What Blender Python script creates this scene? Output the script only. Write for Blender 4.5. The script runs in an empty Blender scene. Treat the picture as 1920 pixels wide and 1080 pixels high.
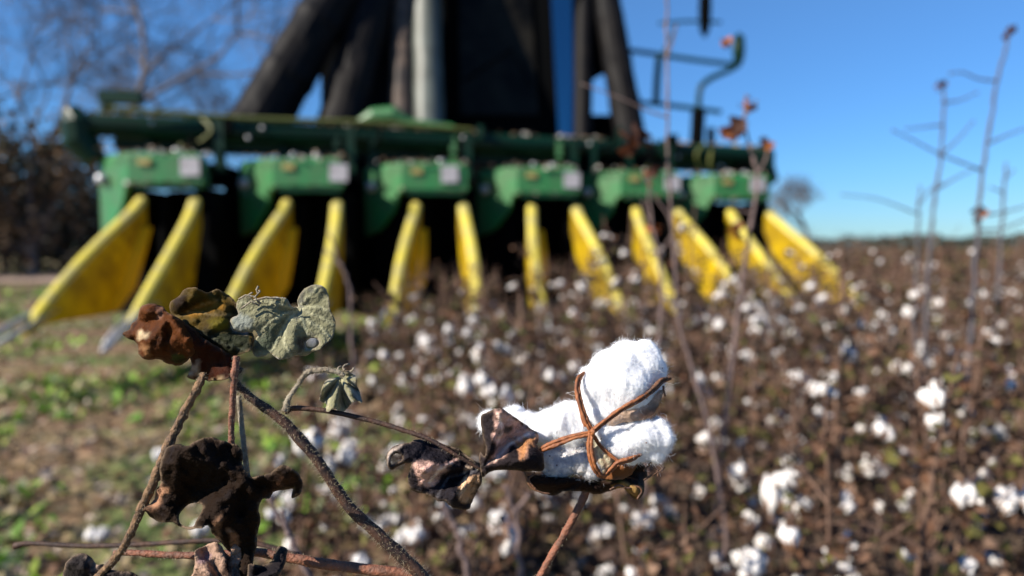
import bpy, math, random
from mathutils import Vector, Matrix, noise
from mathutils.geometry import delaunay_2d_cdt
R = math.radians
scene = bpy.context.scene
col = scene.collection

# ------------------------------------------------------------------ camera
F = 1280.0                      # focal length in photo pixels (24 mm on a 36 mm sensor)
CH = 0.85                       # camera height
PITCH = math.atan(80.0 / F)
cam = bpy.data.cameras.new("camera")
cam.lens = 24; cam.sensor_width = 36
cam.clip_start = 0.02; cam.clip_end = 3000
cam.dof.use_dof = True
cam.dof.focus_distance = 0.33
cam.dof.aperture_fstop = 4.5
co = bpy.data.objects.new("camera", cam); col.objects.link(co)
co.location = (0, 0, CH); co.rotation_euler = (R(90) - PITCH, 0, 0)
scene.camera = co
# ------------------------------------------------------------------ sky, sun, exposure
SUN = Vector((-0.74, -0.37, 0.56)).normalized()
w = bpy.data.worlds.new("World"); scene.world = w; w.use_nodes = True
nt = w.node_tree
bg = nt.nodes['Background']
sky = nt.nodes.new('ShaderNodeTexSky'); sky.sky_type = 'NISHITA'; sky.sun_disc = False
sky.sun_elevation = math.asin(SUN.z); sky.sun_rotation = math.atan2(SUN.x, SUN.y)
sky.air_density = 1.0; sky.dust_density = 0.0; sky.ozone_density = 2.2
hs = nt.nodes.new('ShaderNodeHueSaturation'); hs.inputs['Saturation'].default_value = 1.12; hs.inputs['Hue'].default_value = .505
tn = nt.nodes.new('ShaderNodeMix'); tn.data_type = 'RGBA'; tn.blend_type = 'MULTIPLY'; tn.inputs['Factor'].default_value = 1
tn.inputs['B'].default_value = (.74, .92, 1.08, 1); 
geo = nt.nodes.new('ShaderNodeTexCoord'); sx_ = nt.nodes.new('ShaderNodeSeparateXYZ'); nt.links.new(geo.outputs['Generated'], sx_.inputs[0])
rp = nt.nodes.new('ShaderNodeValToRGB'); rp.color_ramp.elements[0].position = 0; rp.color_ramp.elements[0].color = (.42, .56, .74, 1)
rp.color_ramp.elements[1].position = .34; rp.color_ramp.elements[1].color = (1, 1, 1, 1)
e_ = rp.color_ramp.elements.new(.10); e_.color = (.62, .74, .88, 1)
nt.links.new(sx_.outputs[2], rp.inputs[0]); hz = nt.nodes.new('ShaderNodeMix'); hz.data_type = 'RGBA'; hz.blend_type = 'MULTIPLY'; hz.inputs['Factor'].default_value = 1
nt.links.new(sky.outputs[0], hz.inputs['A']); nt.links.new(rp.outputs[0], hz.inputs['B']); nt.links.new(hz.outputs['Result'], tn.inputs['A'])
nt.links.new(tn.outputs['Result'], hs.inputs['Color']); nt.links.new(hs.outputs[0], bg.inputs[0]); bg.inputs[1].default_value = 0.073
sl = bpy.data.lights.new("sun", 'SUN'); sl.energy = 4.9; sl.angle = R(0.5); sl.color = (1, 0.91, 0.79)
so = bpy.data.objects.new("sun", sl); col.objects.link(so)
so.rotation_euler = (-SUN).to_track_quat('-Z', 'Y').to_euler(); so.location = (-8, -4, 10)
scene.view_settings.view_transform = 'Standard'; scene.view_settings.look = 'None'
scene.view_settings.gamma = 1; scene.view_settings.exposure = 1.0
scene.render.engine = 'CYCLES'
scene.cycles.use_denoising = True
scene.cycles.max_bounces = 6; scene.cycles.transparent_max_bounces = 8

# ------------------------------------------------------------------ coordinates
FW = Vector((0, math.cos(PITCH), -math.sin(PITCH))); UP = Vector((0, math.sin(PITCH), math.cos(PITCH)))
CAM = Vector((0, 0, CH))
def ray(px, py): return FW + Vector((1, 0, 0)) * ((px - 960) / F) + UP * ((540 - py) / F)
def P(px, py, d): return CAM + ray(px, py) * d             # point seen at pixel, at depth d
def W(px, py, Y):                                          # point seen at pixel, on the plane y = Y
    r = ray(px, py); return CAM + r * (Y / r.y)

# ------------------------------------------------------------------ materials
def mat(name, color, rough=0.8, var=None, vscale=20, bump=0, bscale=60, metal=0, spec=0.4, attr=False,
        transl=0, transl_col=None, sss=0, mix=0.6, sheen=0, lo=0.4, hi=0.6, detail=6):
    m = bpy.data.materials.new(name); m.use_nodes = True
    n, l = m.node_tree.nodes, m.node_tree.links
    b = n['Principled BSDF']; out = n['Material Output']
    b.inputs['Roughness'].default_value = rough; b.inputs['Metallic'].default_value = metal
    b.inputs['Specular IOR Level'].default_value = spec
    tc = n.new('ShaderNodeTexCoord')
    if attr:
        a = n.new('ShaderNodeVertexColor'); a.layer_name = 'tint'; csock = a.outputs[0]
    else:
        c = n.new('ShaderNodeRGB'); c.outputs[0].default_value = (*color, 1); csock = c.outputs[0]
    if var is not None:
        t = n.new('ShaderNodeTexNoise'); t.inputs['Scale'].default_value = vscale; t.inputs['Detail'].default_value = detail
        t.inputs['Roughness'].default_value = 0.65
        l.new(tc.outputs['Object'], t.inputs['Vector'])
        r = n.new('ShaderNodeValToRGB'); r.color_ramp.elements[0].position = lo; r.color_ramp.elements[1].position = hi
        l.new(t.outputs[0], r.inputs[0])
        k = n.new('ShaderNodeMath'); k.operation = 'MULTIPLY'; k.inputs[1].default_value = mix
        l.new(r.outputs[0], k.inputs[0])
        x = n.new('ShaderNodeMix'); x.data_type = 'RGBA'
        l.new(k.outputs[0], x.inputs['Factor']); l.new(csock, x.inputs['A']); x.inputs['B'].default_value = (*var, 1)
        csock = x.outputs['Result']
    l.new(csock, b.inputs['Base Color'])
    if bump:
        t2 = n.new('ShaderNodeTexNoise'); t2.inputs['Scale'].default_value = bscale; t2.inputs['Detail'].default_value = 8
        l.new(tc.outputs['Object'], t2.inputs['Vector'])
        bp = n.new('ShaderNodeBump'); bp.inputs['Strength'].default_value = bump; bp.inputs['Distance'].default_value = 1.0 / bscale
        l.new(t2.outputs[0], bp.inputs['Height']); l.new(bp.outputs[0], b.inputs['Normal'])
    if sss:
        b.inputs['Subsurface Weight'].default_value = sss; b.inputs['Subsurface Radius'].default_value = (1, .95, .9)
        b.inputs['Subsurface Scale'].default_value = 0.004
    if sheen: b.inputs['Sheen Weight'].default_value = sheen
    if transl:
        t = n.new('ShaderNodeBsdfTranslucent')
        if transl_col: t.inputs[0].default_value = (*transl_col, 1)
        else: l.new(csock, t.inputs[0])
        ms = n.new('ShaderNodeMixShader'); ms.inputs[0].default_value = transl
        l.new(b.outputs[0], ms.inputs[1]); l.new(t.outputs[0], ms.inputs[2]); l.new(ms.outputs[0], out.inputs[0])
    return m

M = {}
M['green'] = mat('green_paint', (.018, .15, .04), .5, var=(.06, .09, .04), vscale=5, mix=.5, bump=.05, bscale=30, spec=.5)
M['dgreen'] = mat('dark_green_paint', (.0015, .022, .011), .45, var=(.006, .014, .008), vscale=4, mix=.5, spec=.2)
M['olive'] = mat('olive_hose', (.09, .10, .02), .6)
M['yellow'] = mat('yellow_plastic', (.47, .32, .004), .5, var=(.18, .11, .01), vscale=6, mix=.85, bump=.06, bscale=40, spec=.25)
M['ridge'] = mat('sunlit_dusty_yellow', (.56, .47, .06), .6, var=(.36, .32, .14), vscale=9, mix=.8, spec=.2)  # pale dust and the sunlit top of the dividers put into one colour
M['guard'] = mat('sunlit_yellow_plastic', (.80, .50, .004), .5, spec=.2, transl=.3)  # stronger yellow carries the sunlit glow of the inner lip
M['black'] = mat('black_steel', (.002, .0022, .0025), .8, spec=.03)
M['rubber'] = mat('tyre_rubber', (.012, .012, .012), .9)
M['duct'] = mat('dark_duct_plastic', (.0025, .0025, .0035), .6, spec=.12, var=(.010, .008, .007), vscale=3, mix=.6)
M['ducttan'] = mat('tan_duct', (.085, .058, .042), .7, var=(.015, .013, .013), vscale=4, mix=.9)  # tan with darker blotches
M['ductgrey'] = mat('grey_metal_duct', (.10, .115, .10), .5, var=(.05, .055, .045), vscale=3, mix=.8)
M['steel'] = mat('worn_steel', (.42, .43, .45), .45, metal=.6, var=(.2, .2, .2), vscale=15, mix=.6)
M['white'] = mat('white_sticker', (.36, .35, .38), .6, var=(.15, .12, .12), vscale=9, mix=.6)
M['amber'] = mat('amber_decal', (.28, .24, .08), .5)
M['soil'] = None
M['stem'] = mat('field_stem', (.10, .055, .035), .85, var=(.19, .12, .085), vscale=40, mix=.7)
M['fol'] = mat('field_foliage', (.1, .06, .04), .8, attr=True, transl=.25)
M['fibre_far'] = mat('field_cotton', (.62, .60, .58), .9, sss=0)
M['burr'] = mat('field_burr', (.16, .08, .04), .8)
M['cotton'] = mat('cotton_fibre', (.86, .87, .89), .95, sss=.5, bump=.25, bscale=700, spec=.05, sheen=.3)
M['cottongrey'] = mat('shaded_cotton_fibre', (.42, .44, .50), .95, var=(.8, .76, .72), vscale=260, mix=.9, sss=.2, bump=.6, bscale=800, spec=.1)  # blue-grey puts the shade on the lower lock into the fibre colour
M['carpel'] = mat('dry_brown_burr', (.36, .13, .045), .55, var=(.14, .05, .025), vscale=160, mix=.8, bump=.5, bscale=700, transl=.15)
M['carpeldark'] = mat('dark_burr_tip', (.05, .028, .02), .6, var=(.20, .09, .04), vscale=180, mix=.7, bump=.5, bscale=700)
M['mainstem'] = mat('dark_hairy_stem', (.020, .010, .008), .7, var=(.085, .038, .02), vscale=170, mix=.7, bump=.4, bscale=600)
M['redstem'] = mat('reddish_stem', (.23, .085, .045), .65, var=(.09, .045, .03), vscale=190, mix=.8, bump=.7, bscale=600)
M['tanstem'] = mat('tan_twisted_stem', (.20, .115, .055), .75, var=(.05, .03, .018), vscale=220, mix=.85, bump=.9, bscale=500)
M['greystem'] = mat('grey_fuzzy_stem', (.26, .23, .17), .85, var=(.12, .09, .06), vscale=220, mix=.8, bump=.7, bscale=700)
M['hair'] = mat('plant_hair', (.42, .36, .24), .7, transl=.4)
M['leaf'] = mat('dry_leaf', (.1, .1, .1), spec=.08, rough=.7, attr=True, var=(.012, .008, .008), vscale=170, mix=.75, lo=.5, hi=.66, bump=.9, bscale=420, transl=.12)
M['leafback'] = mat('backlit_dry_leaf', (.1, .1, .1), spec=.08, rough=.6, attr=True, var=(.02, .012, .01), vscale=90, mix=.7, lo=.45, hi=.7, bump=.6, bscale=300, transl=.45)
M['leafgrey'] = mat('fuzzy_grey_leaf', (.1, .1, .1), spec=.08, rough=.9, attr=True, var=(.07, .075, .05), vscale=300, mix=.6, lo=.42, hi=.72, bump=1, bscale=500, transl=.12, sheen=.3)
M['bark'] = mat('tree_bark', (.14, .12, .115), .9, var=(.06, .045, .04), vscale=3, mix=.7)
M['crown'] = mat('evergreen_leaves', (.03, .035, .02), .8, attr=True, transl=.15)
M['stalk'] = mat('grey_dead_stalk', (.17, .12, .11), .8, var=(.08, .055, .05), vscale=60, mix=.7)
M['stalkblue'] = mat('light_tinted_stalk', (.075, .07, .08), .8)  # bluish tone paints in the light blurred around the thin stalks
M['deadleaf'] = mat('rust_dead_leaf', (.26, .09, .03), .8, attr=True, transl=.35)

def ground_mat():
    m = bpy.data.materials.new('field_soil'); m.use_nodes = True
    n, l = m.node_tree.nodes, m.node_tree.links; b = n['Principled BSDF']; b.inputs['Roughness'].default_value = .95
    b.inputs['Specular IOR Level'].default_value = .1
    tc = n.new('ShaderNodeTexCoord')
    def nz(s, lo, hi):
        t = n.new('ShaderNodeTexNoise'); t.inputs['Scale'].default_value = s; t.inputs['Detail'].default_value = 7
        l.new(tc.outputs['Object'], t.inputs['Vector']); r = n.new('ShaderNodeMapRange')
        r.inputs[1].default_value = lo; r.inputs[2].default_value = hi; l.new(t.outputs[0], r.inputs[0]); return r.outputs[0]
    def mixc(f, a, c):
        x = n.new('ShaderNodeMix'); x.data_type = 'RGBA'; l.new(f, x.inputs['Factor'])
        for k, v in (('A', a), ('B', c)):
            if isinstance(v, tuple): x.inputs[k].default_value = (*v, 1)
            else: l.new(v, x.inputs[k])
        return x.outputs['Result']
    a = mixc(nz(3, .35, .65), (.23, .155, .095), (.13, .088, .05))
    a = mixc(nz(18, .5, .7), a, (.34, .25, .16))
    a = mixc(nz(1.3, .48, .6), a, (.10, .14, .045))
    l.new(a, b.inputs['Base Color'])
    bp = n.new('ShaderNodeBump'); bp.inputs['Strength'].default_value = .8; bp.inputs['Distance'].default_value = .05
    l.new(nz(9, .3, .7), bp.inputs['Height']); l.new(bp.outputs[0], b.inputs['Normal'])
    return m
M['soil'] = ground_mat()
M['road'] = mat('dry_dirt', (.32, .23, .17), .95, var=(.20, .14, .10), vscale=2, mix=.7)

# ------------------------------------------------------------------ mesh helpers
class MB:
    def __init__(s): s.v = []; s.f = []; s.c = []; s.cur = (1, 1, 1)
    def add(s, vs, fs):
        o = len(s.v); s.v += [tuple(v) for v in vs]; s.f += [tuple(i + o for i in f) for f in fs]; s.c += [s.cur] * len(vs)
    def box(s, c, d, rot=0):
        m = Matrix.Rotation(rot, 3, 'Z'); h = Vector(d) / 2
        s.add([Vector(c) + m @ Vector((h.x * a, h.y * b, h.z * e)) for a in (-1, 1) for b in (-1, 1) for e in (-1, 1)],
              [(0, 1, 3, 2), (4, 6, 7, 5), (0, 4, 5, 1), (2, 3, 7, 6), (0, 2, 6, 4), (1, 5, 7, 3)])
    def prism(s, poly, z0, z1, inset=0):          # poly: (x, y) counter clockwise
        n = len(poly); c = [sum(p[0] for p in poly) / n, sum(p[1] for p in poly) / n]
        ins = [(p[0] + (c[0] - p[0]) * inset, p[1] + (c[1] - p[1]) * inset) for p in poly]
        b = min(.03, (z1 - z0) * .25) if inset else 0
        rings = [[(x, y, z0) for x, y in poly], [(x, y, z1 - b) for x, y in poly]] + ([[(x, y, z1) for x, y in ins]] if inset else [])
        fs = [tuple(reversed(range(n)))]
        for k in range(len(rings) - 1):
            for i in range(n): j = (i + 1) % n; fs.append((k*n+i, k*n+j, (k+1)*n+j, (k+1)*n+i))
        k = len(rings) - 1; fs.append(tuple(k*n+i for i in range(n)))
        s.add([v for r in rings for v in r], fs)
    def loft(s, rings, cap=True, close=True):
        n = len(rings[0]); fs = []
        for k in range(len(rings) - 1):
            for i in range(n if close else n - 1): j = (i + 1) % n; fs.append((k*n+i, k*n+j, (k+1)*n+j, (k+1)*n+i))
        if cap: fs += [tuple(reversed(range(n))), tuple((len(rings)-1)*n+i for i in range(n))]
        s.add([v for r in rings for v in r], fs)
    def tube(s, pts, rad, n=8, flat=1.0, twist=0, lump=0, seed=0, cap=True):
        pts = [Vector(p) for p in pts]; N = len(pts); rings = []
        up = Vector((0, -1, .1))
        for i, p in enumerate(pts):
            t = (pts[min(i+1, N-1)] - pts[max(i-1, 0)])
            t = t.normalized() if t.length > 1e-9 else Vector((0, 0, 1))
            a = t.cross(up)
            if a.length < .05: a = t.cross(Vector((1, 0, 0)))
            a.normalize(); b = a.cross(t).normalized(); up = b
            r = rad[i] if isinstance(rad, (list, tuple)) else rad
            ring = []
            for k in range(n):
                th = 2 * math.pi * k / n + twist * i
                rr = r * (1 + (lump * noise.noise(Vector((k * 1.3 + seed, i * .45, seed * 1.7))) if lump else 0))
                ring.append(p + a * math.cos(th) * rr + b * math.sin(th) * rr * flat)
            rings.append(ring)
        s.loft(rings, cap)
    def ball(s, c, r, seg=8, rings=6, m=None, jitter=0, seed=0):
        c = Vector(c); r = Vector(r) if hasattr(r, '__len__') else Vector((r, r, r)); vs = [Vector((0, 0, 1))]
        for i in range(1, rings):
            for j in range(seg):
                a, b = math.pi * i / rings, 2 * math.pi * j / seg
                vs.append(Vector((math.sin(a)*math.cos(b), math.sin(a)*math.sin(b), math.cos(a))))
        vs.append(Vector((0, 0, -1))); out = []
        for v in vs:
            q = Vector((v.x*r.x, v.y*r.y, v.z*r.z)) * (1 + (jitter * noise.noise(v * 1.7 + Vector((seed, seed, 0))) if jitter else 0))
            out.append(c + (m @ q if m else q))
        fs = [(0, 1+j, 1+(j+1) % seg) for j in range(seg)]
        for i in range(rings-2):
            for j in range(seg): a = 1+i*seg; fs.append((a+j, a+seg+j, a+seg+(j+1) % seg, a+(j+1) % seg))
        L = len(vs)-1; a = 1+(rings-2)*seg; fs += [(a+j, L, a+(j+1) % seg) for j in range(seg)]
        s.add(out, fs)
    def mesh(s, name, m, smooth=False, tint=False):
        me = bpy.data.meshes.new(name); me.from_pydata([tuple(v) for v in s.v], [], s.f)
        if tint:
            a = me.color_attributes.new('tint', 'FLOAT_COLOR', 'POINT')
            a.data.foreach_set('color', [x for c in s.c for x in (c[0], c[1], c[2], 1)])
        if smooth: me.polygons.foreach_set('use_smooth', [True] * len(me.polygons))
        for mm in (m if isinstance(m, list) else [m]): me.materials.append(mm)
        me.update(); return me
    def build(s, name, m, parent=None, smooth=False, tint=False, loc=None):
        return link(name, s.mesh(name, m, smooth, tint), parent, loc)
def link(name, data, parent=None, loc=None, rz=0):
    o = bpy.data.objects.new(name, data); col.objects.link(o)
    if parent: o.parent = parent
    if loc is not None: o.location = loc
    o.rotation_euler.z = rz
    return o
def tag(o, label=None, cat=None, group=None, kind=None):
    for k, v in (('label', label), ('category', cat), ('group', group), ('kind', kind)):
        if v: o[k] = v
    return o
def empty(name, loc, label, cat, group=None):
    o = bpy.data.objects.new(name, None); col.objects.link(o); o.location = loc; o.empty_display_size = .1
    return tag(o, label, cat, group)
def spline(pts, n=8):
    pts = [Vector(p) for p in pts]; q = [2*pts[0]-pts[1]] + pts + [2*pts[-1]-pts[-2]]; out = []
    for i in range(1, len(q)-2):
        a, b, c, d = q[i-1:i+3]
        for k in range(n):
            t = k/n; out.append(.5*((2*b)+(c-a)*t+(2*a-5*b+4*c-d)*t*t+(3*b-a-3*c+d)*t**3))
    out.append(q[-2]); return out
def lerp(a, b, t): return a + (b - a) * t

# ------------------------------------------------------------------ ground
rnd = random.Random(5)
g = MB(); N = 90
def gz(x, y):
    r = math.hypot(x, y)
    if r > 40: return 0
    return .035 * noise.noise(Vector((x*.9, y*.9, 0))) + .02 * noise.noise(Vector((x*3, y*3, 5)))
xs = [math.copysign(abs(t)**3.2, t) * 900 for t in [(-1 + 2*i/160) for i in range(161)]]
vs = [(x, y, gz(x, y)) for y in xs for x in xs]
fs = [(j*161+i, j*161+i+1, (j+1)*161+i+1, (j+1)*161+i) for j in range(160) for i in range(160)]
g.add(vs, fs); tag(g.build('ground', M['soil'], smooth=True), kind='structure')
rd = MB(); rd.loft([[( -60, y0, .045), (-60, y1, .045), (-5.5, y1, .045), (-5.5, y0, .045)] for y0, y1 in [(15.2, 18.6)]], cap=False)
rd = MB(); K = 40
rv = []
for i in range(K+1):
    x = lerp(-70, -4, i/K); yo = .25*math.sin(x*.4)
    rv += [(x, 14.6+yo, .05), (x, 18.8+yo*1.4, .05)]
rd.add(rv, [(2*i, 2*i+2, 2*i+3, 2*i+1) for i in range(K)])
tag(rd.build('dirt_road', M['road']), kind='structure')

PAL = [(.10, .05, .028), (.06, .03, .018), (.15, .08, .048), (.02, .012, .009), (.24, .15, .10), (.07, .07, .018), (.13, .12, .03), (.04, .024, .016), (.13, .06, .03), (.03, .02, .015), (.07, .04, .028)]
def leaf_bit(h, c, s, r, pal=PAL, narrow=1):
    h.cur = r.choice(pal); m = Matrix.Rotation(r.uniform(0, 6.28), 3, 'Z') @ Matrix.Rotation(r.uniform(-1.3, 1.3), 3, 'X') @ Matrix.Rotation(r.uniform(-1, 1), 3, 'Y')
    q = [(-1, 0, 0), (-.4, .7*narrow, .3), (.5, .6*narrow, -.2), (1, 0, .35), (.3, -.7*narrow, .25), (-.5, -.55*narrow, -.25), (0, 0, 0)]
    h.add([Vector(c) + m @ (Vector(p)*s*r.uniform(.8, 1.2)) for p in q], [(6, i, (i+1) % 6) for i in range(6)])
# ------------------------------------------------------------------ cotton picker
U = Vector((.949, .314, 0)).normalized(); PA = math.atan2(U.y, U.x)
def unit_pos(k): return Vector((-2.56 + .921*k, 4.88 + .305*k, 0))
mid = unit_pos(2.5)
picker = empty('cotton_picker', (mid.x, mid.y + 2.5, 0), 'large green cotton harvester with six picking heads and yellow row dividers', 'harvester')
def rel(p): return Vector(p) - Vector(picker.location)
class RB(MB):                                         # builds in world coordinates, parts hang from the picker
    def add(s, vs, fs): MB.add(s, [rel(v) for v in vs], fs)

# one picking head, origin under the middle of its hood, -y towards the row
h = MB()
h.prism([(-.42, .29), (-.14, .14), (-.14, 1.15), (-.30, 1.15)], .34, 1.26)
h.prism([(.26, .10), (.40, .10), (.34, .9), (.26, .9)], .34, 1.26)
h.box((.07, .75, .80), (.36, .5, .95))
h.box((.02, .80, 1.42), (.5, .5, .16)); h.tube([(-.3, .3, 1.2), (-.3, .3, .4)], .06)
h.tube([(.0, .2, 1.2), (.0, .2, .4)], .05)
me_head = h.mesh('row_unit', M['black'])  # dark green housings coloured near-black for the shade under the hood
h = MB()
h.prism([(-.50, .26), (-.16, 0), (.36, 0), (.24, .45), (-.42, .45)], 1.28, 1.51, inset=.10)
h.box((.11, -.012, 1.302), (.52, .03, .018)); h.box((.11, .02, 1.27), (.46, .05, .03))
me_hood = h.mesh('hood', M['green'])
h = MB()
h.loft([[(-.50, .262, 1.279), (-.19, .024, 1.279), (-.17, .05, 1.279), (-.46, .29, 1.279)],
        [(-.50, .262, 1.10), (-.24, .06, 1.13), (-.22, .09, 1.13), (-.46, .29, 1.10)],
        [(-.50, .262, .93), (-.36, .15, .98), (-.34, .18, .98), (-.46, .29, .93)]])
me_side = h.mesh('side_panel', M['green'])
def divider_mesh(side):
    h = MB(); rings = []; n = 12
    for i in range(n+1):
        t = i/n; y = -1.16*t + .05
        zt = 1.20 - .78*(t**.85) + .05*math.sin(math.pi*t)
        if t > .9: zt -= .03*(t-.9)/.1
        zb = lerp(.98, .40, min(1, t/.30)) if t < .3 else .40
        zb = min(zb, zt - .035)
        x = .09 + side*(.19 + .085*t) + side*.02*math.sin(math.pi*t)
        wt = lerp(.042, .030, t); wb = lerp(.044, .058, min(1, t*1.6)) * (1 if t < .75 else lerp(1, .6, (t-.75)/.25))
        rings.append([(x-wb, y, zb), (x-wb*.95, y, lerp(zb, zt, .35)), (x-wt, y, zt-.04), (x-wt*.6, y, zt-.008), (x, y, zt),
                      (x+wt*.6, y, zt-.008), (x+wt, y, zt-.04), (x+wb*.95, y, lerp(zb, zt, .35)), (x+wb, y, zb)])
    h.loft(rings); me = h.mesh('row_divider', M['yellow'])
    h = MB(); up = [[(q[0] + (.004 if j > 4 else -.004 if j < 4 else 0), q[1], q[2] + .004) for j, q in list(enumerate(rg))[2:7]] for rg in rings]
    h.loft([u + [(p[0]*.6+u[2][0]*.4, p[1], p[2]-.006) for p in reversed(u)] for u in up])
    return me, h.mesh('lit_ridge_strip', M['ridge'])  # thin added strip that carries the painted sunlit top edge
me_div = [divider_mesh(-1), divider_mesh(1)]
def guard_mesh():                                      # bright inner lip beside the left snout
    h = MB(); x = -.06
    h.loft([[(x-.02, -.02, .98), (x+.05, -.01, .98), (x+.05, .02, .98), (x-.02, .02, .98)],
            [(x-.05, -.16, .80), (x+.055, -.13, .80), (x+.055, -.10, .80), (x-.05, -.12, .80)],
            [(x-.09, -.30, .56), (x+.045, -.26, .56), (x+.045, -.23, .56), (x-.09, -.26, .56)],
            [(x-.11, -.42, .42), (x+.0, -.40, .42), (x+.0, -.37, .42), (x-.11, -.38, .42)]])
    return h.mesh('inner_guard', M['guard'])
me_guard = guard_mesh()
def lifter_mesh(side):
    h = MB(); x = .09 + side*.30
    h.tube([(x, -.75, .52), (x+side*.01, -1.08, .44), (x+side*.04, -1.42, .33), (x+side*.05, -1.5, .32)], [.016, .018, .018, .012], 8)
    h.tube([(x-side*.07, -.8, .50), (x-side*.05, -1.2, .38), (x-side*.02, -1.36, .33)], [.012, .014, .010], 8)
    return h.mesh('stalk_lifter', M['steel'], smooth=True)
me_lift = [lifter_mesh(-1), lifter_mesh(1)]
h = MB(); h.box((.28, -.016, 1.405), (.135, .012, .13)); me_stick = h.mesh('white_sticker', M['white'])
h = MB(); h.box((-.04, -.012, 1.44), (.09, .012, .045)); me_dec = h.mesh('amber_decal', M['amber'])
h = MB(); h.ball((-.43, .16, 1.33), (.045, .03, .045), 12, 8); me_lamp = h.mesh('round_reflector', M['steel'], smooth=True)
h = MB(); h.box((.36, .34, 1.60), (.07, .05, .40)); me_hang = h.mesh('hanger', M['dgreen'])
h = MB(); h.box((-.2, .42, 1.62), (.05, .05, .3)); me_hang2 = h.mesh('hanger', M['dgreen'])
h = MB(); h.tube(spline([(.1, .3, 1.5), (.18, .2, 1.6), (.3, .3, 1.62), (.33, .5, 1.8)], 5), .014)
me_hose = h.mesh('hose', M['black'])
h = MB(); h.ball((.15, .08, 1.53), (.035, .02, .02)); me_bolt = h.mesh('bright_fitting', M['steel'], smooth=True)
def lint_mesh(seed):
    r = random.Random(seed); h = MB()
    for j in range(70):
        t = r.random()
        c = (r.uniform(-.4, .36), r.uniform(-.01, .3), 1.515 + r.random()*.03) if t < .6 else (r.uniform(-.16, .34), -.02, r.choice((1.29, 1.30, 1.50)) + r.uniform(-.01, .01))
        leaf_bit(h, c, r.uniform(.008, .028), r, [(.35, .28, .22), (.16, .10, .06), (.6, .57, .52), (.10, .07, .04)])
    return h.mesh('caught_lint', M['fol'], tint=True)
h = MB(); h.ball((-.02, .06, 1.535), .022); me_bolt2 = h.mesh('bright_fitting', M['steel'], smooth=True)
for k in range(6):
    ro = link('row_unit', me_head, picker, rel(unit_pos(k)), R(2.5))
    for nm, me in [('hood', me_hood), ('side_panel', me_side), ('row_divider', me_div[0][0]), ('row_divider', me_div[1][0]), ('lit_ridge_strip', me_div[0][1]), ('lit_ridge_strip', me_div[1][1]),
                   ('inner_guard', me_guard),
                   ('stalk_lifter', me_lift[0]), ('stalk_lifter', me_lift[1]), ('white_sticker', me_stick), ('amber_decal', me_dec),
                   ('round_reflector', me_lamp), ('hanger', me_hang), ('hanger', me_hang2), ('hose', me_hose), ('bright_fitting', me_bolt)] + ([('bright_fitting', me_bolt2)] if k % 2 else []) + [('caught_lint', lint_mesh(k))]:
        q_ = link(nm, me, ro, (.024*k if nm in ('row_divider', 'lit_ridge_strip', 'stalk_lifter', 'inner_guard') else 0, 0, 0), .018*k if nm in ('row_divider', 'lit_ridge_strip', 'stalk_lifter', 'inner_guard') else 0)
        if q_.rotation_euler.z: q_.scale.y = 1 + .035*k
        if nm == 'caught_lint': q_['kind'] = 'stuff'
        if nm == 'white_sticker': q_.rotation_euler.y = .04*math.sin(k*2.3); q_.location.x = .012*math.sin(k*1.7)
# toolbar across the heads
a = W(112, 240, 5.05); b = unit_pos(5) + U*.62; z0 = 1.74
E0 = Vector((a.x + .12, a.y + .04, z0)); E1 = Vector((2.50, 6.88, z0)); D = (E1-E0).normalized(); Lb = (E1-E0).length
bm = RB(); bm.tube([E0, lerp(E0, E1, .5), E1], .085, 16)
bm.box(lerp(E0, E1, .5) + Vector((0, .16, -.10)), (Lb-.3, .09, .12), math.atan2(D.y, D.x))
bm.build('toolbar', M['dgreen'], picker)
bm = RB(); bm.tube(spline([E0+Vector((.25, -.07, .10)), lerp(E0, E1, .2)+Vector((0, -.08, .09)), lerp(E0, E1, .35)+Vector((0, -.07, .11)), lerp(E0, E1, .5)+Vector((0, -.07, .09))], 8), .022)
bm.build('hydraulic_hose', M['olive'], picker)
for e, s in ((E0, -1), (E1, 1)):
    bm = RB(); bm.tube([e + Vector((-.05, -.02, .10)), e + Vector((0, -.02, .02)), e + Vector((0, 0, -.12)), e + Vector((.10, .02, -.26))], [.06, .11, .12, .08], 10)
    bm.build('end_plate', M['dgreen'], picker)
bm = RB(); bm.box(W(228, 183, 5.3), (.30, .1, .09), .1); bm.tube([W(205, 182, 5.3), W(190, 240, 5.3)], .05); bm.build('marker_bracket', M['dgreen'], picker)
bm = RB()
bm.loft([[E0 + D*t + Vector((-.02, q, z-z0)) for t, z in ((.75, .42), (Lb-.3, .42), (Lb-.3, 1.50), (.75, 1.50))] for q in (.62, .80)])
bm.box((-.3, 7.2, 1.25), (3.2, 1.6, 1.1)); bm.box((-.35, 9.6, 1.45), (1.8, 5.0, .8))
bm.build('chassis', M['black'], picker)
for sx in (-1.75, 1.15):
    bm = RB(); ring = []
    prof = [(-.28, .55), (-.30, .86), (-.24, .95), (.24, .95), (.30, .86), (.28, .55)]
    bm.loft([[(sx + a0, 8.6 + r0*math.cos(2*math.pi*i/36), .95 + r0*math.sin(2*math.pi*i/36)) for i in range(36)] for a0, r0 in prof], cap=False)
    wh = bm.build('wheel', M['rubber'], picker); bm = RB()
    bm.loft([[(sx + a0, 8.6 + r0*math.cos(2*math.pi*i/24), .95 + r0*math.sin(2*math.pi*i/24)) for i in range(24)] for a0, r0 in [(-.2, .55), (-.05, .3), (.05, .3), (.2, .55)]])
    bm.build('rim', M['yellow'], wh)
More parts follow.
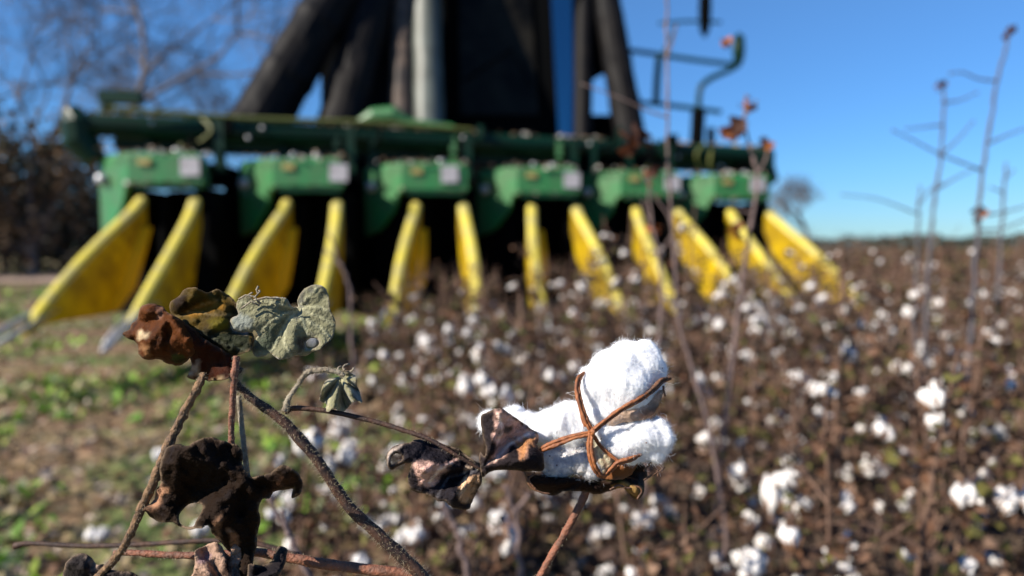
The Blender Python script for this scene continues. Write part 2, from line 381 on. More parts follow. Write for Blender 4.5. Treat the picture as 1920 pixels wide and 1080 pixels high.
# ducts: (px, py) bottom and top, diameter px, depth
def duct(pb, pt, wb, wt, Y, m, ribs=0, seed=0):
    bm = RB(); p0 = W(*pb, Y); p1 = W(*pt, Y+.35); d = (p1-p0); n = 26; pts = []; rr = []
    for i in range(n+1):
        t = i/n*1.65 - .08; pts.append(p0 + d*t); r = lerp(wb, wt, t)/2/F*Y
        rr.append(r*(1 + (.05 if ribs and i % ribs == 0 else 0)))
    bm.tube(pts, rr, 18, lump=.06, seed=seed); bm.build('cotton_duct', m, picker, smooth=not ribs)
duct((487, 228), (622, 0), 104, 92, 6.2, M['duct'], 7, 1)
duct((640, 235), (700, 0), 88, 80, 6.4, M['duct'], 6, 2)
duct((712, 232), (725, 0), 60, 60, 6.9, M['duct'], 0, 3)
duct((754, 236), (757, 0), 46, 44, 6.5, M['ducttan'], 5, 4)
duct((804, 245), (800, 0), 58, 56, 6.5, M['ductgrey'], 0, 5)
duct((1182, 262), (1138, 0), 58, 52, 7.0, M['duct'], 5, 6)
duct((1092, 262), (1096, 0), 34, 38, 7.05, M['duct'], 0, 7)
# cab
def quad(ps, Y, th=.06): return [[W(x, y, Y) for x, y in ps], [W(x, y, Y+th) + Vector((0, 0, 0)) for x, y in ps]]
bm = RB()
bm.loft(quad([(835, -210), (835, 270), (1048, 270), (1022, -210)], 7.3, .35))
bm.loft(quad([(1070, -210), (1078, 270), (1100, 270), (1100, -210)], 7.3, .3))
bm.box((-.05, 7.9, 4.85), (1.75, 1.9, .22)); bm.box((-.05, 7.9, 1.75), (1.5, 1.5, .25))
cab = bm.build('cab', M['black'], picker)
bm = RB(); bm.loft(quad([(860, -150), (862, 215), (1010, 215), (985, -150)], 7.27, .02)); 
gl = mat('tinted_glass', (.003, .003, .003), .25, spec=.05, var=(.02, .018, .014), vscale=3, mix=.7)
bm.build('windscreen', gl, cab)
tg = bpy.data.materials.new('blue_tinted_glass'); tg.use_nodes = True
n_, l_ = tg.node_tree.nodes, tg.node_tree.links
tb = n_.new('ShaderNodeBsdfTransparent'); tb.inputs[0].default_value = (.12, .34, .44, 1)
ms = n_.new('ShaderNodeMixShader'); ms.inputs[0].default_value = .06
gb = n_.new('ShaderNodeBsdfGlossy'); gb.inputs['Roughness'].default_value = .05
l_.new(tb.outputs[0], ms.inputs[1]); l_.new(gb.outputs[0], ms.inputs[2]); l_.new(ms.outputs[0], n_['Material Output'].inputs[0])
bm = RB(); bm.loft(quad([(1000, -205), (1030, 268), (1079, 268), (1071, -205)], 7.34, .012)); bm.build('side_window', tg, cab)
bm = RB(); bm.tube([W(870, 150, 7.24), W(960, 90, 7.24), W(1000, 160, 7.24)], .012); bm.build('wiper', M['duct'], cab)
bm = RB(); bm.box(W(745, -90, 8.2), (1.4, 1.6, 4.2)); bm.box((-.3, 10.4, 6.6), (3.8, 3.6, 1.6)); 
bm.build('basket', M['black'], picker)
bm = RB(); bm.loft([[W(640, 60, 7.4), W(640, 260, 7.4), W(850, 270, 7.4), W(850, -200, 7.4), W(700, -200, 7.4)], [W(640, 60, 7.5), W(640, 260, 7.5), W(850, 270, 7.5), W(850, -200, 7.5), W(700, -200, 7.5)]])
bm.build('rear_panel', M['black'], picker); bm = RB()
bm.loft(quad([(1098, -200), (1098, 140), (1112, 150), (1130, 140), (1150, 150), (1165, 120), (1160, -200)], 7.5, .1))
bm.build('rear_panel', M['black'], picker); bm = RB()
bm.loft(quad([(1095, 215), (1095, 275), (1210, 275), (1195, 215)], 7.5, .1))
bm.build('rear_panel', M['black'], picker)
bm = RB(); bm.tube([W(672, 230, 5.9), W(700, 218, 5.9), W(738, 216, 5.9), W(765, 232, 5.9), W(850, 240, 5.95)], [.03, .07, .08, .05, .03], 12)
bm.build('duct_elbow', M['green'], picker)
r = random.Random(77)
for k in range(26):
    t = r.uniform(.04, .97); c = lerp(E0, E1, t) + Vector((0, -.10, r.choice((.02, -.06, -.13, .08)))); bm = RB()
    if k % 3 == 0: bm.tube(spline([c, c + Vector((r.uniform(-.1, .1), -.06, -.12)), c + Vector((r.uniform(-.2, .2), .02, -.26))], 5), .013, 6); bm.build('hose', M['black'] if k % 2 else M['olive'], picker)
    elif k % 3 == 1: bm.ball(c, (.018, .012, .018), 8, 6); bm.build('bright_fitting', M['steel'], picker, smooth=True)
    else: bm.box(c + Vector((0, .02, 0)), (r.uniform(.04, .12), .06, r.uniform(.06, .2))); bm.build('clamp', M['dgreen'] if k % 2 else M['black'], picker)
bm = RB()
for k in range(160):
    c = lerp(E0, E1, r.random()) + Vector((0, r.uniform(-.06, .06), .09)); leaf_bit(bm, c, r.uniform(.01, .035), r, [(.30, .22, .15), (.14, .09, .05), (.5, .46, .4)])
bm.build('caught_lint', M['fol'], picker, tint=True)['kind'] = 'stuff'
for px in (632, 700, 850, 1048, 1112, 1180):
    bm = RB(); Y = 5.3 + (px-300)/1100*1.45
    bm.box((W(px, 290, Y-.15).x, Y-.15, 1.62), (.05, .05, .30)); bm.build('toolbar_bracket', M['green'] if px in (850, 1048) else M['dgreen'], picker)
# rails, mirror and lights on the access ladder side
Yr = 7.4
def pole(pts, r, m, name):
    bm = RB(); bm.tube(spline([W(x, y, Yr) for x, y in pts], 6), r, 8); return bm.build(name, m, picker, smooth=True)
pole([(1160, 92), (1220, 100), (1300, 112), (1385, 122)], .026, M['dgreen'], 'handrail')
pole([(1236, 105), (1232, 150), (1230, 195)], .038, M['dgreen'], 'handrail')
pole([(1388, 118), (1370, 130), (1325, 152), (1311, 180), (1310, 280)], .03, M['dgreen'], 'handrail')
pole([(1160, 190), (1230, 195), (1300, 203), (1352, 210)], .026, M['dgreen'], 'handrail')
pole([(1235, 44), (1290, 40), (1352, 42)], .016, M['dgreen'], 'handrail')
pole([(1268, 48), (1255, 75), (1240, 105)], .014, M['dgreen'], 'handrail')
pole([(1310, 205), (1308, 240), (1305, 285)], .075, M['black'], 'ladder_post')
pole([(1333, 240), (1333, 285)], .045, M['black'], 'ladder_post')
for c, d_ in (((1322, 15), (.12, .08, .62)), ((1385, 92), (.12, .1, .34))):
    bm = RB(); c0 = W(*c, Yr); bm.ball(c0, (d_[0]/2*1.15, d_[1]/2, d_[2]/2), 12, 10); bm.box(c0, (d_[0]*.8, d_[1]*.7, d_[2]*.75)); bm.build('mirror', M['black'] if c[0] < 1350 else M['dgreen'], picker, smooth=False)
bm = RB(); bm.box(W(1400, 305, 7.0), (.34, .12, .26), PA); bm.build('end_plate', M['black'], picker)

# ------------------------------------------------------------------ field cotton plants
def boll_mesh(seed):
    r = random.Random(seed); h = MB()
    for k in range(4):
        a = k*math.pi/2 + r.uniform(-.4, .4); d = Vector((math.cos(a), math.sin(a), r.uniform(-.2, .5))).normalized()
        h.ball(d*.017, (r.uniform(.013, .018), r.uniform(.012, .016), r.uniform(.016, .024)), 8, 6, jitter=.9, seed=seed+k)
    h.ball((0, 0, .005), .016, 8, 6); nw = len(h.f)
    for k in range(5):
        a = k*1.257; h.tube([(0, 0, -.02), (.02*math.cos(a), .02*math.sin(a), -.014), (.034*math.cos(a), .034*math.sin(a), .004)], [.006, .006, .001], 4)
    h.ball((0, 0, -.018), (.01, .01, .008), 6, 4)
    me = h.mesh('boll', [M['fibre_far'], M['burr']], smooth=True)
    me.polygons.foreach_set('material_index', [0 if i < nw else 1 for i in range(len(me.polygons))]); return me
BOLL = [boll_mesh(s) for s in (1, 2, 3)]
def plant_parts(seed, H, tall=1.0):
    r = random.Random(seed); st = MB(); fo = MB(); bolls = []
    HT = H*r.uniform(1.15, 1.4)*tall; top = Vector((r.uniform(-.08, .08), r.uniform(-.08, .08), HT)); main = spline([(0, 0, 0), Vector((r.uniform(-.02, .02), r.uniform(-.02, .02), H*.5)), top], 5)
    st.tube(main, [lerp(.007, .0025, i/(len(main)-1)) for i in range(len(main))], 5)
    nb = r.randint(8, 10)
    for k in range(nb):
        t = lerp(.16, .97, k/(nb-1)); p = main[min(len(main)-1, int(t*(len(main)-1)))]; a = k*2.4 + r.uniform(-.4, .4); L = r.uniform(.09, .20)*(1.15-.5*t)
        q = p + Vector((math.cos(a)*L*.6, math.sin(a)*L*.6, L*.25)); e = p + Vector((math.cos(a)*L, math.sin(a)*L, L*r.uniform(.1, .6)))
        st.tube([p, q, e], [.003, .0025, .0018], 4)
        if r.random() < (.66 if t < .75 else .25): bolls.append((e, r.uniform(.55, .95), r.uniform(0, 6.28), r.uniform(-.9, .9)))
        if bolls and r.random() < .30: bolls.append((bolls[-1][0] + Vector((r.uniform(-.03, .03), r.uniform(-.03, .03), r.uniform(-.03, .02))), r.uniform(.6, .9), r.uniform(0, 6), r.uniform(-1, 1)))
        if r.random() < .12: bolls.append((q, r.uniform(.7, 1.0), r.uniform(0, 6.28), r.uniform(-1, 1)))
        for j in range(18):
            c = lerp(p, e, r.random()*1.1) + Vector((r.gauss(0, .02), r.gauss(0, .02), r.gauss(0, .02))); leaf_bit(fo, c, r.uniform(.007, .022), r, narrow=r.uniform(.3, 1))
        for _ in range(2):
            j2 = lerp(p, e, r.uniform(.2, .9)); st.tube([j2, j2 + Vector((r.uniform(-.07, .07), r.uniform(-.07, .07), r.uniform(.02, .13)))], [.0016, .001], 3)
        s = e + Vector((r.uniform(-.05, .05), r.uniform(-.05, .05), r.uniform(.0, .08))); st.tube([e, s], [.0016, .001], 3)
    for j in range(45):
        leaf_bit(fo, (r.gauss(0, .08), r.gauss(0, .08), r.uniform(.05, H*.75)), r.uniform(.010, .024), r)
    return st.mesh('stem', M['stem']), fo.mesh('foliage', M['fol'], tint=True), bolls
VAR = [plant_parts(100+i, lerp(.40, .60, i/7)) for i in range(8)]
TALL = [plant_parts(200+i, .50, 1.28) for i in range(3)]
r = random.Random(11); spots = []
def in_field(x, y): return x > -.52 - .08*max(0, y-1.5) + .10*math.sin(y*3)
y = 1.08
while y < 5.9:
    x = -1.8 + r.uniform(0, .1)
    sp = .225 + .022*y
    while x < .80*y + .35:
        X = x + r.uniform(-.07, .07); Yv = y + r.uniform(-.08, .08)
        # keep the picking heads themselves clear of plants, cotton stands only in the row slots before them
        k = (X + 2.56)/.921; headY = 4.88 + .305*k
        if in_field(X, Yv) and (Yv < headY - .85 or X > 2.62): spots.append((X, Yv))
        x += sp
    y += sp*.92
spots.sort(key=lambda p: p[1]); print('plants', len(spots)); spots = spots[:298]
for i, (x, y) in enumerate(spots):
    st, fo, bo = TALL[r.randrange(3)] if (x > .15 and y > 2.2 and r.random() < .38) else VAR[r.randrange(8)]
    left = x < -.15 + .0*y
    if y < 2.2: lab = 'brown leafed cotton plant with white bolls at the front of the field'
    elif x/y > .30: lab = 'brown cotton plant with white bolls standing right of the harvester heads'
    elif left: lab = 'brown cotton plant with white bolls near the bare left edge of the field'
    else: lab = 'brown cotton plant with white bolls standing in front of the yellow dividers'
    o = empty('cotton_plant', (x, y, gz(x, y)-.01), lab, 'cotton plant', lab.split(' with')[0].replace('plant', 'plants') + lab.split('bolls')[1]); rz = r.uniform(0, 6.28); o.rotation_euler.z = rz
    s = r.uniform(.88, 1.12)*(lerp(1, 1.13, min(1, (y-2)/1.2)) if y > 2 else lerp(.82, 1, (y-1)/1)); s = min(s, 1.0) if x < .1 else s; o.scale = (s, s, s)
    link('stem', st, o); link('foliage', fo, o)
    for (p, bs, br, bt) in bo:
        b_ = link('boll', BOLL[r.randrange(3)], o, p, br); q = bs*r.choice((.6, .7, .8, .95, 1.2))/s; b_.scale = (q*r.uniform(.7, 1), q*r.uniform(.8, 1), q*r.uniform(.8, 1.35)); b_.rotation_euler.x = bt
# the rest of the field
r = random.Random(21); fa = MB(); fb = MB(); ns = 0
def far_plant(x, y, s):
    global ns; ns += 1
    H = r.uniform(.42, .66); k = 14 if y < 14 else 7
    fa.cur = (.13, .085, .065); fa.tube([(x, y, 0), (x+r.uniform(-.05, .05), y, H)], [.006*s, .003*s], 3, cap=False)
    for j in range(2):
        a = r.uniform(0, 6.28); z = r.uniform(.2, H); fa.tube([(x, y, z), (x+.15*math.cos(a), y+.15*math.sin(a), z+.1)], [.004*s, .002*s], 3, cap=False)
    for j in range(k): leaf_bit(fa, (x+r.gauss(0, .10*s), y+r.gauss(0, .1*s), r.uniform(.12, H)), r.uniform(.02, .038)*s, r)
    for j in range(3 if y < 20 else 2):
        if r.random() < (.5 if y < 9 else .12): fb.ball((x+r.gauss(0, .1), y+r.gauss(0, .1), r.uniform(.15, H*.80)), (r.uniform(.016, .028), r.uniform(.016, .024), r.uniform(.016, .028)), 5, 4, jitter=.3, seed=ns)
y = 4.2
ymax = max(p[1] for p in spots)
while y < 75:
    sp = .26 + .028*y; lo = max(-.4, .30*y) if y > 7.6 else -.2
    x = lo
    while x < .82*y + .4:
        X = x + r.uniform(-.5, .5)*sp; Yv = y + r.uniform(-.5, .5)*sp
        k = (X+2.56)/.921; headY = 4.88 + .305*k
        if (Yv < headY - .85 or X > 2.62) and not (Yv < ymax-.03 and X < .8*Yv+.3): far_plant(X, Yv, 1+.06*y)
        x += sp
    y += sp
print('far plants', ns)
tag(fa.build('cotton_field', M['fol'], tint=True), 'mass of brown cotton plants filling the field out to the horizon', 'cotton field', kind='stuff')
tag(fb.build('distant_bolls', M['fibre_far'], smooth=True), 'countless small white bolls dotting the far cotton field', 'cotton bolls', kind='stuff')

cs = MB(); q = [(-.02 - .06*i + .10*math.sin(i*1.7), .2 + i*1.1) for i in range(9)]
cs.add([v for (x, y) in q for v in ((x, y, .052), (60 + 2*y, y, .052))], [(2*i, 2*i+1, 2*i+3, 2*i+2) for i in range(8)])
tag(cs.build('crop_shade_soil', mat('shade_dark_soil', (.05, .033, .022), .95, var=(.12, .08, .05), vscale=30, mix=.7, bump=.6, bscale=30)), kind='structure')  # dark sheet puts the black shade between the cotton plants into the soil colour

# ------------------------------------------------------------------ weeds and litter at the left
r = random.Random(31); gr = MB(); li = MB()
GP = [(.11, .22, .03), (.17, .30, .04), (.07, .13, .03), (.20, .36, .03), (.26, .28, .14), (.22, .25, .14), (.26, .34, .05), (.34, .30, .16), (.30, .24, .14)]
for k in range(5200):
    y = 1.0 + 12*r.random()**1.8; x = lerp(-.95*y-.2, -.2, r.random())
    if noise.noise(Vector((x*1.1, y*.9, 3))) < r.uniform(-.15, .25): continue
    z = gz(x, y)
    for j in range(5):
        a = r.uniform(0, 6.28); L = r.uniform(.02, .07)*(1+.10*y); gr.cur = r.choice(GP); d = Vector((math.cos(a), math.sin(a), r.uniform(.3, 1.6))).normalized()*L; s_ = d.cross(Vector((0, 0, 1))).normalized()*L*r.uniform(.12, .36)
        p = Vector((x+r.gauss(0, .02), y+r.gauss(0, .02), z)); gr.add([p-s_*.4, p+s_*.4, p+d*.6+s_, p+d, p+d*.6-s_], [(0, 1, 2, 4), (4, 2, 3)])
tag(gr.build('grass', M['fol'], tint=True), 'low green weeds and grass on the bare soil left of the cotton', 'weeds', kind='stuff')
LP = [(.28, .20, .10), (.36, .28, .16), (.18, .10, .06), (.14, .09, .06), (.40, .33, .27), (.22, .20, .12)]
for k in range(12000):
    y = .9 + 13*r.random()**1.7; x = lerp(-.95*y-.2, .35, r.random())
    leaf_bit(li, (x, y, (gz(x, y) if x < -.2 else .05)+.008+r.random()*.012), r.uniform(.008, .03)*(1+.05*y), r, LP, .7)
tag(li.build('leaf_litter', M['fol'], tint=True), 'dry tan leaves and broken stems scattered over the soil', 'leaf litter', kind='stuff')
for (px, py, Yv) in [(370, 762, 1.9), (85, 1045, 1.45), (298, 760, 2.6), (700, 1000, 1.5), (508, 738, 2.2), (180, 870, 1.9)]:
    p = W(px, py, Yv); 
    if p.z < .03: p = CAM + (p-CAM)*((CH-.035)/(CH-p.z))
    o = link('cotton_boll', BOLL[px % 3], None, (p.x, p.y, gz(p.x, p.y)+.03), px); tag(o, 'loose white cotton boll lying on the weedy soil left of the plants', 'cotton boll', 'fallen bolls on the bare ground')

# ------------------------------------------------------------------ trees
def tree_mesh(seed, H, spread, depth=6, r0=.22, splits=(.35,), lean=0):
    r = random.Random(seed); h = MB()
    def br(p, d, L, rad, lv):
        q = [p]; dd = d.copy(); n = 4
        for i in range(n):
            dd = (dd + Vector((r.gauss(0, .13), r.gauss(0, .13), r.gauss(.02, .10)))).normalized(); q.append(q[-1] + dd*L/n)
        h.tube(q, [lerp(rad, rad*.62, i/n) for i in range(n+1)], 6 if lv < 3 else 3, cap=False)
        if lv >= depth: return
        m = 3 if lv < 3 else 4
        for j in range(m):
            a = r.uniform(0, 6.28); el = r.uniform(.45, 1.0)*spread
            side = dd.orthogonal().normalized(); side.rotate(Matrix.Rotation(a, 3, dd))
            nd = (dd*math.cos(el) + side*math.sin(el)).normalized()
            s = q[-1] if j < 2 or lv == 0 else q[r.randint(2, n)]
            br(s, nd, L*r.uniform(.62, .85), rad*.58, lv+1)
    br(Vector((0, 0, 0)), Vector((lean, 0, 1)).normalized(), H*splits[0], r0, 0)
    return h
def bare_tree(px, Y, H, seed, label, r0=.22, spread=.9, depth=6, split=.35):
    p = W(px, 460, Y); h = tree_mesh(seed, H, spread, depth, r0, (split,)); 
    o = empty('bare_tree', (p.x, Y, 0), label, 'tree', 'bare winter trees'); h.build('trunk', M['bark'], o)
    return o
bare_tree(212, 22, 15, 4, 'big bare tree with a thick forked trunk behind the left end of the harvester', .17, 1.1, 6, .36)
bare_tree(60, 26, 12, 9, 'bare brown tree at the far left beyond the dirt road', .18, .95, 6)
bare_tree(-60, 20, 12, 12, 'bare tree reaching in over the upper left edge', .16, 1.0, 6)
bare_tree(400, 36, 11, 15, 'smaller bare tree seen just behind the leaning left duct', .22, .95, 6)
bare_tree(1522, 60, 6.6, 17, 'small lone bare tree on the horizon right of the harvester', .22, .9, 6)
bare_tree(1445, 80, 6.0, 19, 'thin bare tree on the horizon touching the right end of the harvester', .10, .8, 5)
def shrub(px, Y, wd, H, seed, label, cat='tree', pal=None, n=1500):
    r = random.Random(seed); p = W(px, 460, Y); o = empty('evergreen_tree', (p.x, Y, 0), label, cat); fo = MB(); tr = MB()
    cl = [(r.gauss(0, wd*.28), r.gauss(0, wd*.2), H*r.uniform(.15, .85), r.uniform(.22, .42)*min(wd, H)) for _ in range(14)]
    tr.tube([(0, 0, 0), (0, 0, H*.7)], [.12, .05], 6)
    for c in cl: tr.tube([(0, 0, H*.15), (c[0], c[1], c[2])], [.05, .02], 4)
    pal = pal or [(.025, .032, .015), (.04, .045, .02), (.05, .04, .022), (.02, .02, .012), (.07, .06, .03)]
    for k in range(n):
        c = r.choice(cl); v = Vector((r.gauss(0, 1), r.gauss(0, 1), r.gauss(0, 1))).normalized()*c[3]*r.uniform(.4, 1.4); leaf_bit(fo, Vector(c[:3])+Vector((v.x, v.y, v.z*.8)), r.uniform(.07, .16)*H/5, r, pal)
    tr.build('trunk', M['bark'], o); fo.build('crown', M['crown'], o, tint=True)
shrub(10, 21, 3.8, 4.2, 1, 'dark dense evergreen at the far left beyond the dirt road', n=4000)
shrub(125, 21, 3.0, 3.2, 2, 'dark evergreen bush just left of the harvester toolbar', n=3500)
shrub(60, 18, 4.4, 4.4, 9, 'ragged brown thicket of dead leaves at the far left in front of the evergreens', pal=[(.06, .04, .022), (.10, .06, .03), (.03, .024, .014), (.14, .09, .05)], n=1500)
shrub(-120, 18, 4, 5.0, 3, 'tall dark evergreen rising at the left edge')
shrub(190, 27, 3.0, 2.0, 4, 'low dark bush seen behind the leftmost green head', n=2500)
shrub(70, 30, 6.0, 3.0, 5, 'brownish thicket between the two left evergreens', pal=[(.06, .045, .025), (.09, .06, .035), (.03, .03, .015)])
shrub(1592, 68, 6.5, 2.3, 6, 'low dark bush on the horizon right of the lone bare tree', 'bush', n=500)
shrub(1505, 66, 4.0, 2.6, 7, 'low dark bush on the horizon under the lone bare tree', 'bush', n=400)
r = random.Random(8); tl = MB()
for k in range(3500):
    px = 1420 + 640*r.random(); Yv = r.uniform(150, 175); p = W(px, 460, Yv); hh = 1.2 + 3.2*max(0, noise.noise(Vector((px*.012, 0, 2)))+.25) + 1.5*abs(noise.noise(Vector((px*.06, 0, 7)))) + (px-1440)/480*1.1
    leaf_bit(tl, (p.x, Yv, r.uniform(.1, hh)), r.uniform(.3, .6), r, [(.05, .05, .035), (.07, .06, .05), (.04, .045, .03)])
tag(tl.build('distant_woodland', M['crown'], tint=True), 'thin dark line of far woodland along the right horizon', 'woodland', kind='stuff')

# ------------------------------------------------------------------ dead stalks near the camera
def path(ps, d, d2=None):
    n = len(ps); d2 = d if d2 is None else d2
    return [P(x, y, lerp(d, d2, i/max(1, n-1))) for i, (x, y) in enumerate(ps)]
def to_ground(pts, k=5, sway=.03):                      # continue a stem down to the soil
    a = Vector(pts[-1]); L = (a - Vector(pts[-2])).length; dn = (a - Vector(pts[-2])).normalized(); e = Vector((a.x + dn.x*a.z*.30, a.y + sway, -.02)); out = [a + dn*L]
    out.append(out[0] + dn*L*1.2 + (e-out[0]).normalized()*L*.8); return pts + out + [lerp(out[1], e, .3), e]
def dead_leaf(pos, s, seed, parent, inv, colr=((.34, .11, .03), (.16, .05, .02), (.07, .03, .02))):
    r = random.Random(seed); h = MB()
    for k in range(5): leaf_bit(h, Vector(pos) - inv + Vector((r.gauss(0, s*.4), r.gauss(0, s*.3), r.gauss(0, s*.45))), s*r.uniform(.5, 1), r, list(colr))
    h.build('dead_leaf', M['deadleaf'], parent, tint=True)
def stalk(main, branches, d, rad, label, m, leaves=(), extra_top=None, group=None):
    pts = path(main, d); pts = to_ground(pts); base = pts[-1].copy(); base.z = 0
    o = empty('dead_stalk', base, label, 'plant stalk', group); inv = base
    sp = [p - inv for p in spline(pts, 8)]; N = len(sp); sp = [p + Vector((noise.noise(Vector((i*.5, rad*900, 0))), 0, 0))*rad*1.3 for i, p in enumerate(sp)]; h = MB()
    h.tube(sp, [lerp(rad*.6, rad*1.5, i/N)*(1+.12*math.sin(i*1.9)) for i in range(N)], 8, lump=.3, seed=px_seed(label)); 
    h.build('stem', m, o, smooth=True)
    for b in branches:
        bp = [p - inv for p in spline(path(b, d), 6)]; h = MB(); h.tube(bp, [lerp(rad*.7, rad*.35, i/len(bp)) for i in range(len(bp))], 6, lump=.3)
        h.ball(bp[0], rad*1.1, 6, 5); h.ball(bp[-1], rad*.8, 6, 5)
        h.build('twig', m, o, smooth=True)
    for (x, y, s, sd) in leaves: dead_leaf(P(x, y, d), s, sd, o, inv)
    return o
def px_seed(s): return sum(map(ord, s)) % 97
stalk([(1249, -120), (1250, 0), (1251, 150), (1254, 330), (1266, 500), (1272, 600), (1300, 700)],
      [[(1251, 220), (1215, 208), (1165, 185), (1092, 158)], [(1262, 440), (1253, 405), (1225, 365), (1208, 330)], [(1250, 110), (1262, 75), (1268, 48)]],
      1.35, .0034, 'tall bare stalk rising through the whole frame right of the cab', M['stalk'], [(1188, 262, .036, 1), (1222, 325, .014, 2)])
stalk([(1892, 48), (1884, 100), (1868, 160), (1846, 300), (1832, 440), (1822, 600)],
      [[(1870, 152), (1835, 148), (1805, 136), (1782, 138)], [(1838, 318), (1765, 290), (1710, 262), (1675, 245)], [(1850, 270), (1885, 255), (1930, 238)],
       [(1836, 405), (1880, 398), (1930, 385)], [(1834, 432), (1880, 428), (1940, 405)]],
      2.1, .0058, 'tallest bare branching stalk at the right edge against the sky', M['stalkblue'], [(1890, 62, .020, 3), (1835, 408, .024, 4)])
stalk([(1768, 160), (1770, 190), (1766, 270), (1752, 380), (1742, 480), (1736, 600)],
      [[(1768, 192), (1800, 188), (1832, 174)], [(1762, 292), (1795, 262), (1825, 228)], [(1766, 234), (1735, 238), (1700, 242)], [(1752, 358), (1790, 335), (1830, 316)]],
      2.3, .0056, 'bare stalk with upturned twigs left of the tallest right hand stalk', M['stalkblue'], [(1766, 162, .018, 5)])
stalk([(1885, 305), (1884, 340), (1878, 430), (1870, 560)], [[(1880, 360), (1858, 352)], [(1884, 335), (1900, 320)]], 2.6, .0060, 'short faint stalk behind the tallest right hand stalk', M['stalkblue'])
stalk([(1726, 348), (1722, 400), (1720, 460), (1716, 600)], [[(1722, 402), (1680, 385), (1640, 372), (1580, 365)], [(1722, 385), (1750, 350), (1775, 345)]], 2.5, .0052, 'short stalk with one long twig reaching left over the horizon', M['stalkblue'])
stalk([(1400, 178), (1396, 215), (1402, 262), (1420, 330), (1412, 400), (1395, 500), (1380, 620)],
      [[(1420, 330), (1438, 290), (1432, 262)], [(1398, 215), (1418, 190)], [(1412, 400), (1385, 395)]], 1.6, .0044, 'leafy dead stalk in front of the right end of the toolbar', M['stalk'],
      [(1374, 245, .038, 7), (1402, 192, .020, 8), (1432, 272, .02, 9), (1385, 430, .024, 10), (1362, 82, .016, 11)])
stalk([(1215, 330), (1222, 420), (1235, 480), (1240, 560), (1230, 660)], [[(1222, 420), (1205, 380)], [(1235, 480), (1260, 440)]], 1.5, .004, 'thin brown stalk standing before the fifth green head', M['stalk'], [(1218, 345, .014, 12), (1230, 430, .014, 13)])
stalk([(620, 440), (640, 500), (655, 540), (660, 640)], [[(640, 500), (610, 470)]], 2.0, .005, 'broken pale stalk leaning between the left yellow dividers', M['stalk'])
stalk([(1378, 528), (1402, 560), (1436, 598), (1470, 700)], [[(1402, 560), (1412, 548)]], 3.3, .012, 'pale broken stick slanting below the right yellow dividers', mat('pale_stick', (.55, .50, .46), .8))
stalk([(500, 930), (540, 1000), (570, 1060), (600, 1120)], [[(540, 1000), (530, 960)]], .62, .0030, 'blurred pinkish stalk crossing behind the black leaf', M['stalk'])
stalk([(948, 910), (965, 960), (975, 1060), (975, 1130)], [[(965, 960), (990, 930)]], 1.0, .005, 'upright pinkish stalk under the curled leaves left of the boll stem', M['stalk'])
stalk([(822, 925), (852, 985), (870, 1050), (890, 1130)], [[(852, 985), (840, 960)]], .95, .005, 'slanted pinkish stalk under the dangling black leaf', M['stalk'])

# ------------------------------------------------------------------ foreground plants
D0 = .33; PX = D0/F
def inside(p, poly):
    x, y = p; c = False; n = len(poly)
    for i in range(n):
        x1, y1 = poly[i]; x2, y2 = poly[i-1]
        if (y1 > y) != (y2 > y) and x < (x2-x1)*(y-y1)/(y2-y1)+x1: c = not c
    return c
def edge_dist(p, poly):
    best = 1e9; x, y = p; n = len(poly)
    for i in range(n):
        x1, y1 = poly[i-1]; x2, y2 = poly[i]; dx, dy = x2-x1, y2-y1; L = dx*dx+dy*dy or 1e-9
        t = max(0, min(1, ((x-x1)*dx+(y-y1)*dy)/L)); d = math.hypot(x-x1-t*dx, y-y1-t*dy)
        if d < best: best = d
    return best
def smooth_poly(poly, n=4, amp=1.2, seed=0):
    N = len(poly); out = []
    for i in range(N):
        a, b, c, d = [Vector(poly[(i+k-1) % N]) for k in range(4)]
        for k in range(n):
            t = k/n; q = .5*((2*b)+(c-a)*t+(2*a-5*b+4*c-d)*t*t+(3*b-a-3*c+d)*t**3)
            q += Vector((noise.noise(Vector((q.x*.11, q.y*.11, seed))), noise.noise(Vector((q.x*.11, q.y*.11, seed+9)))))*amp*2
            out.append((q.x, q.y))
    return out
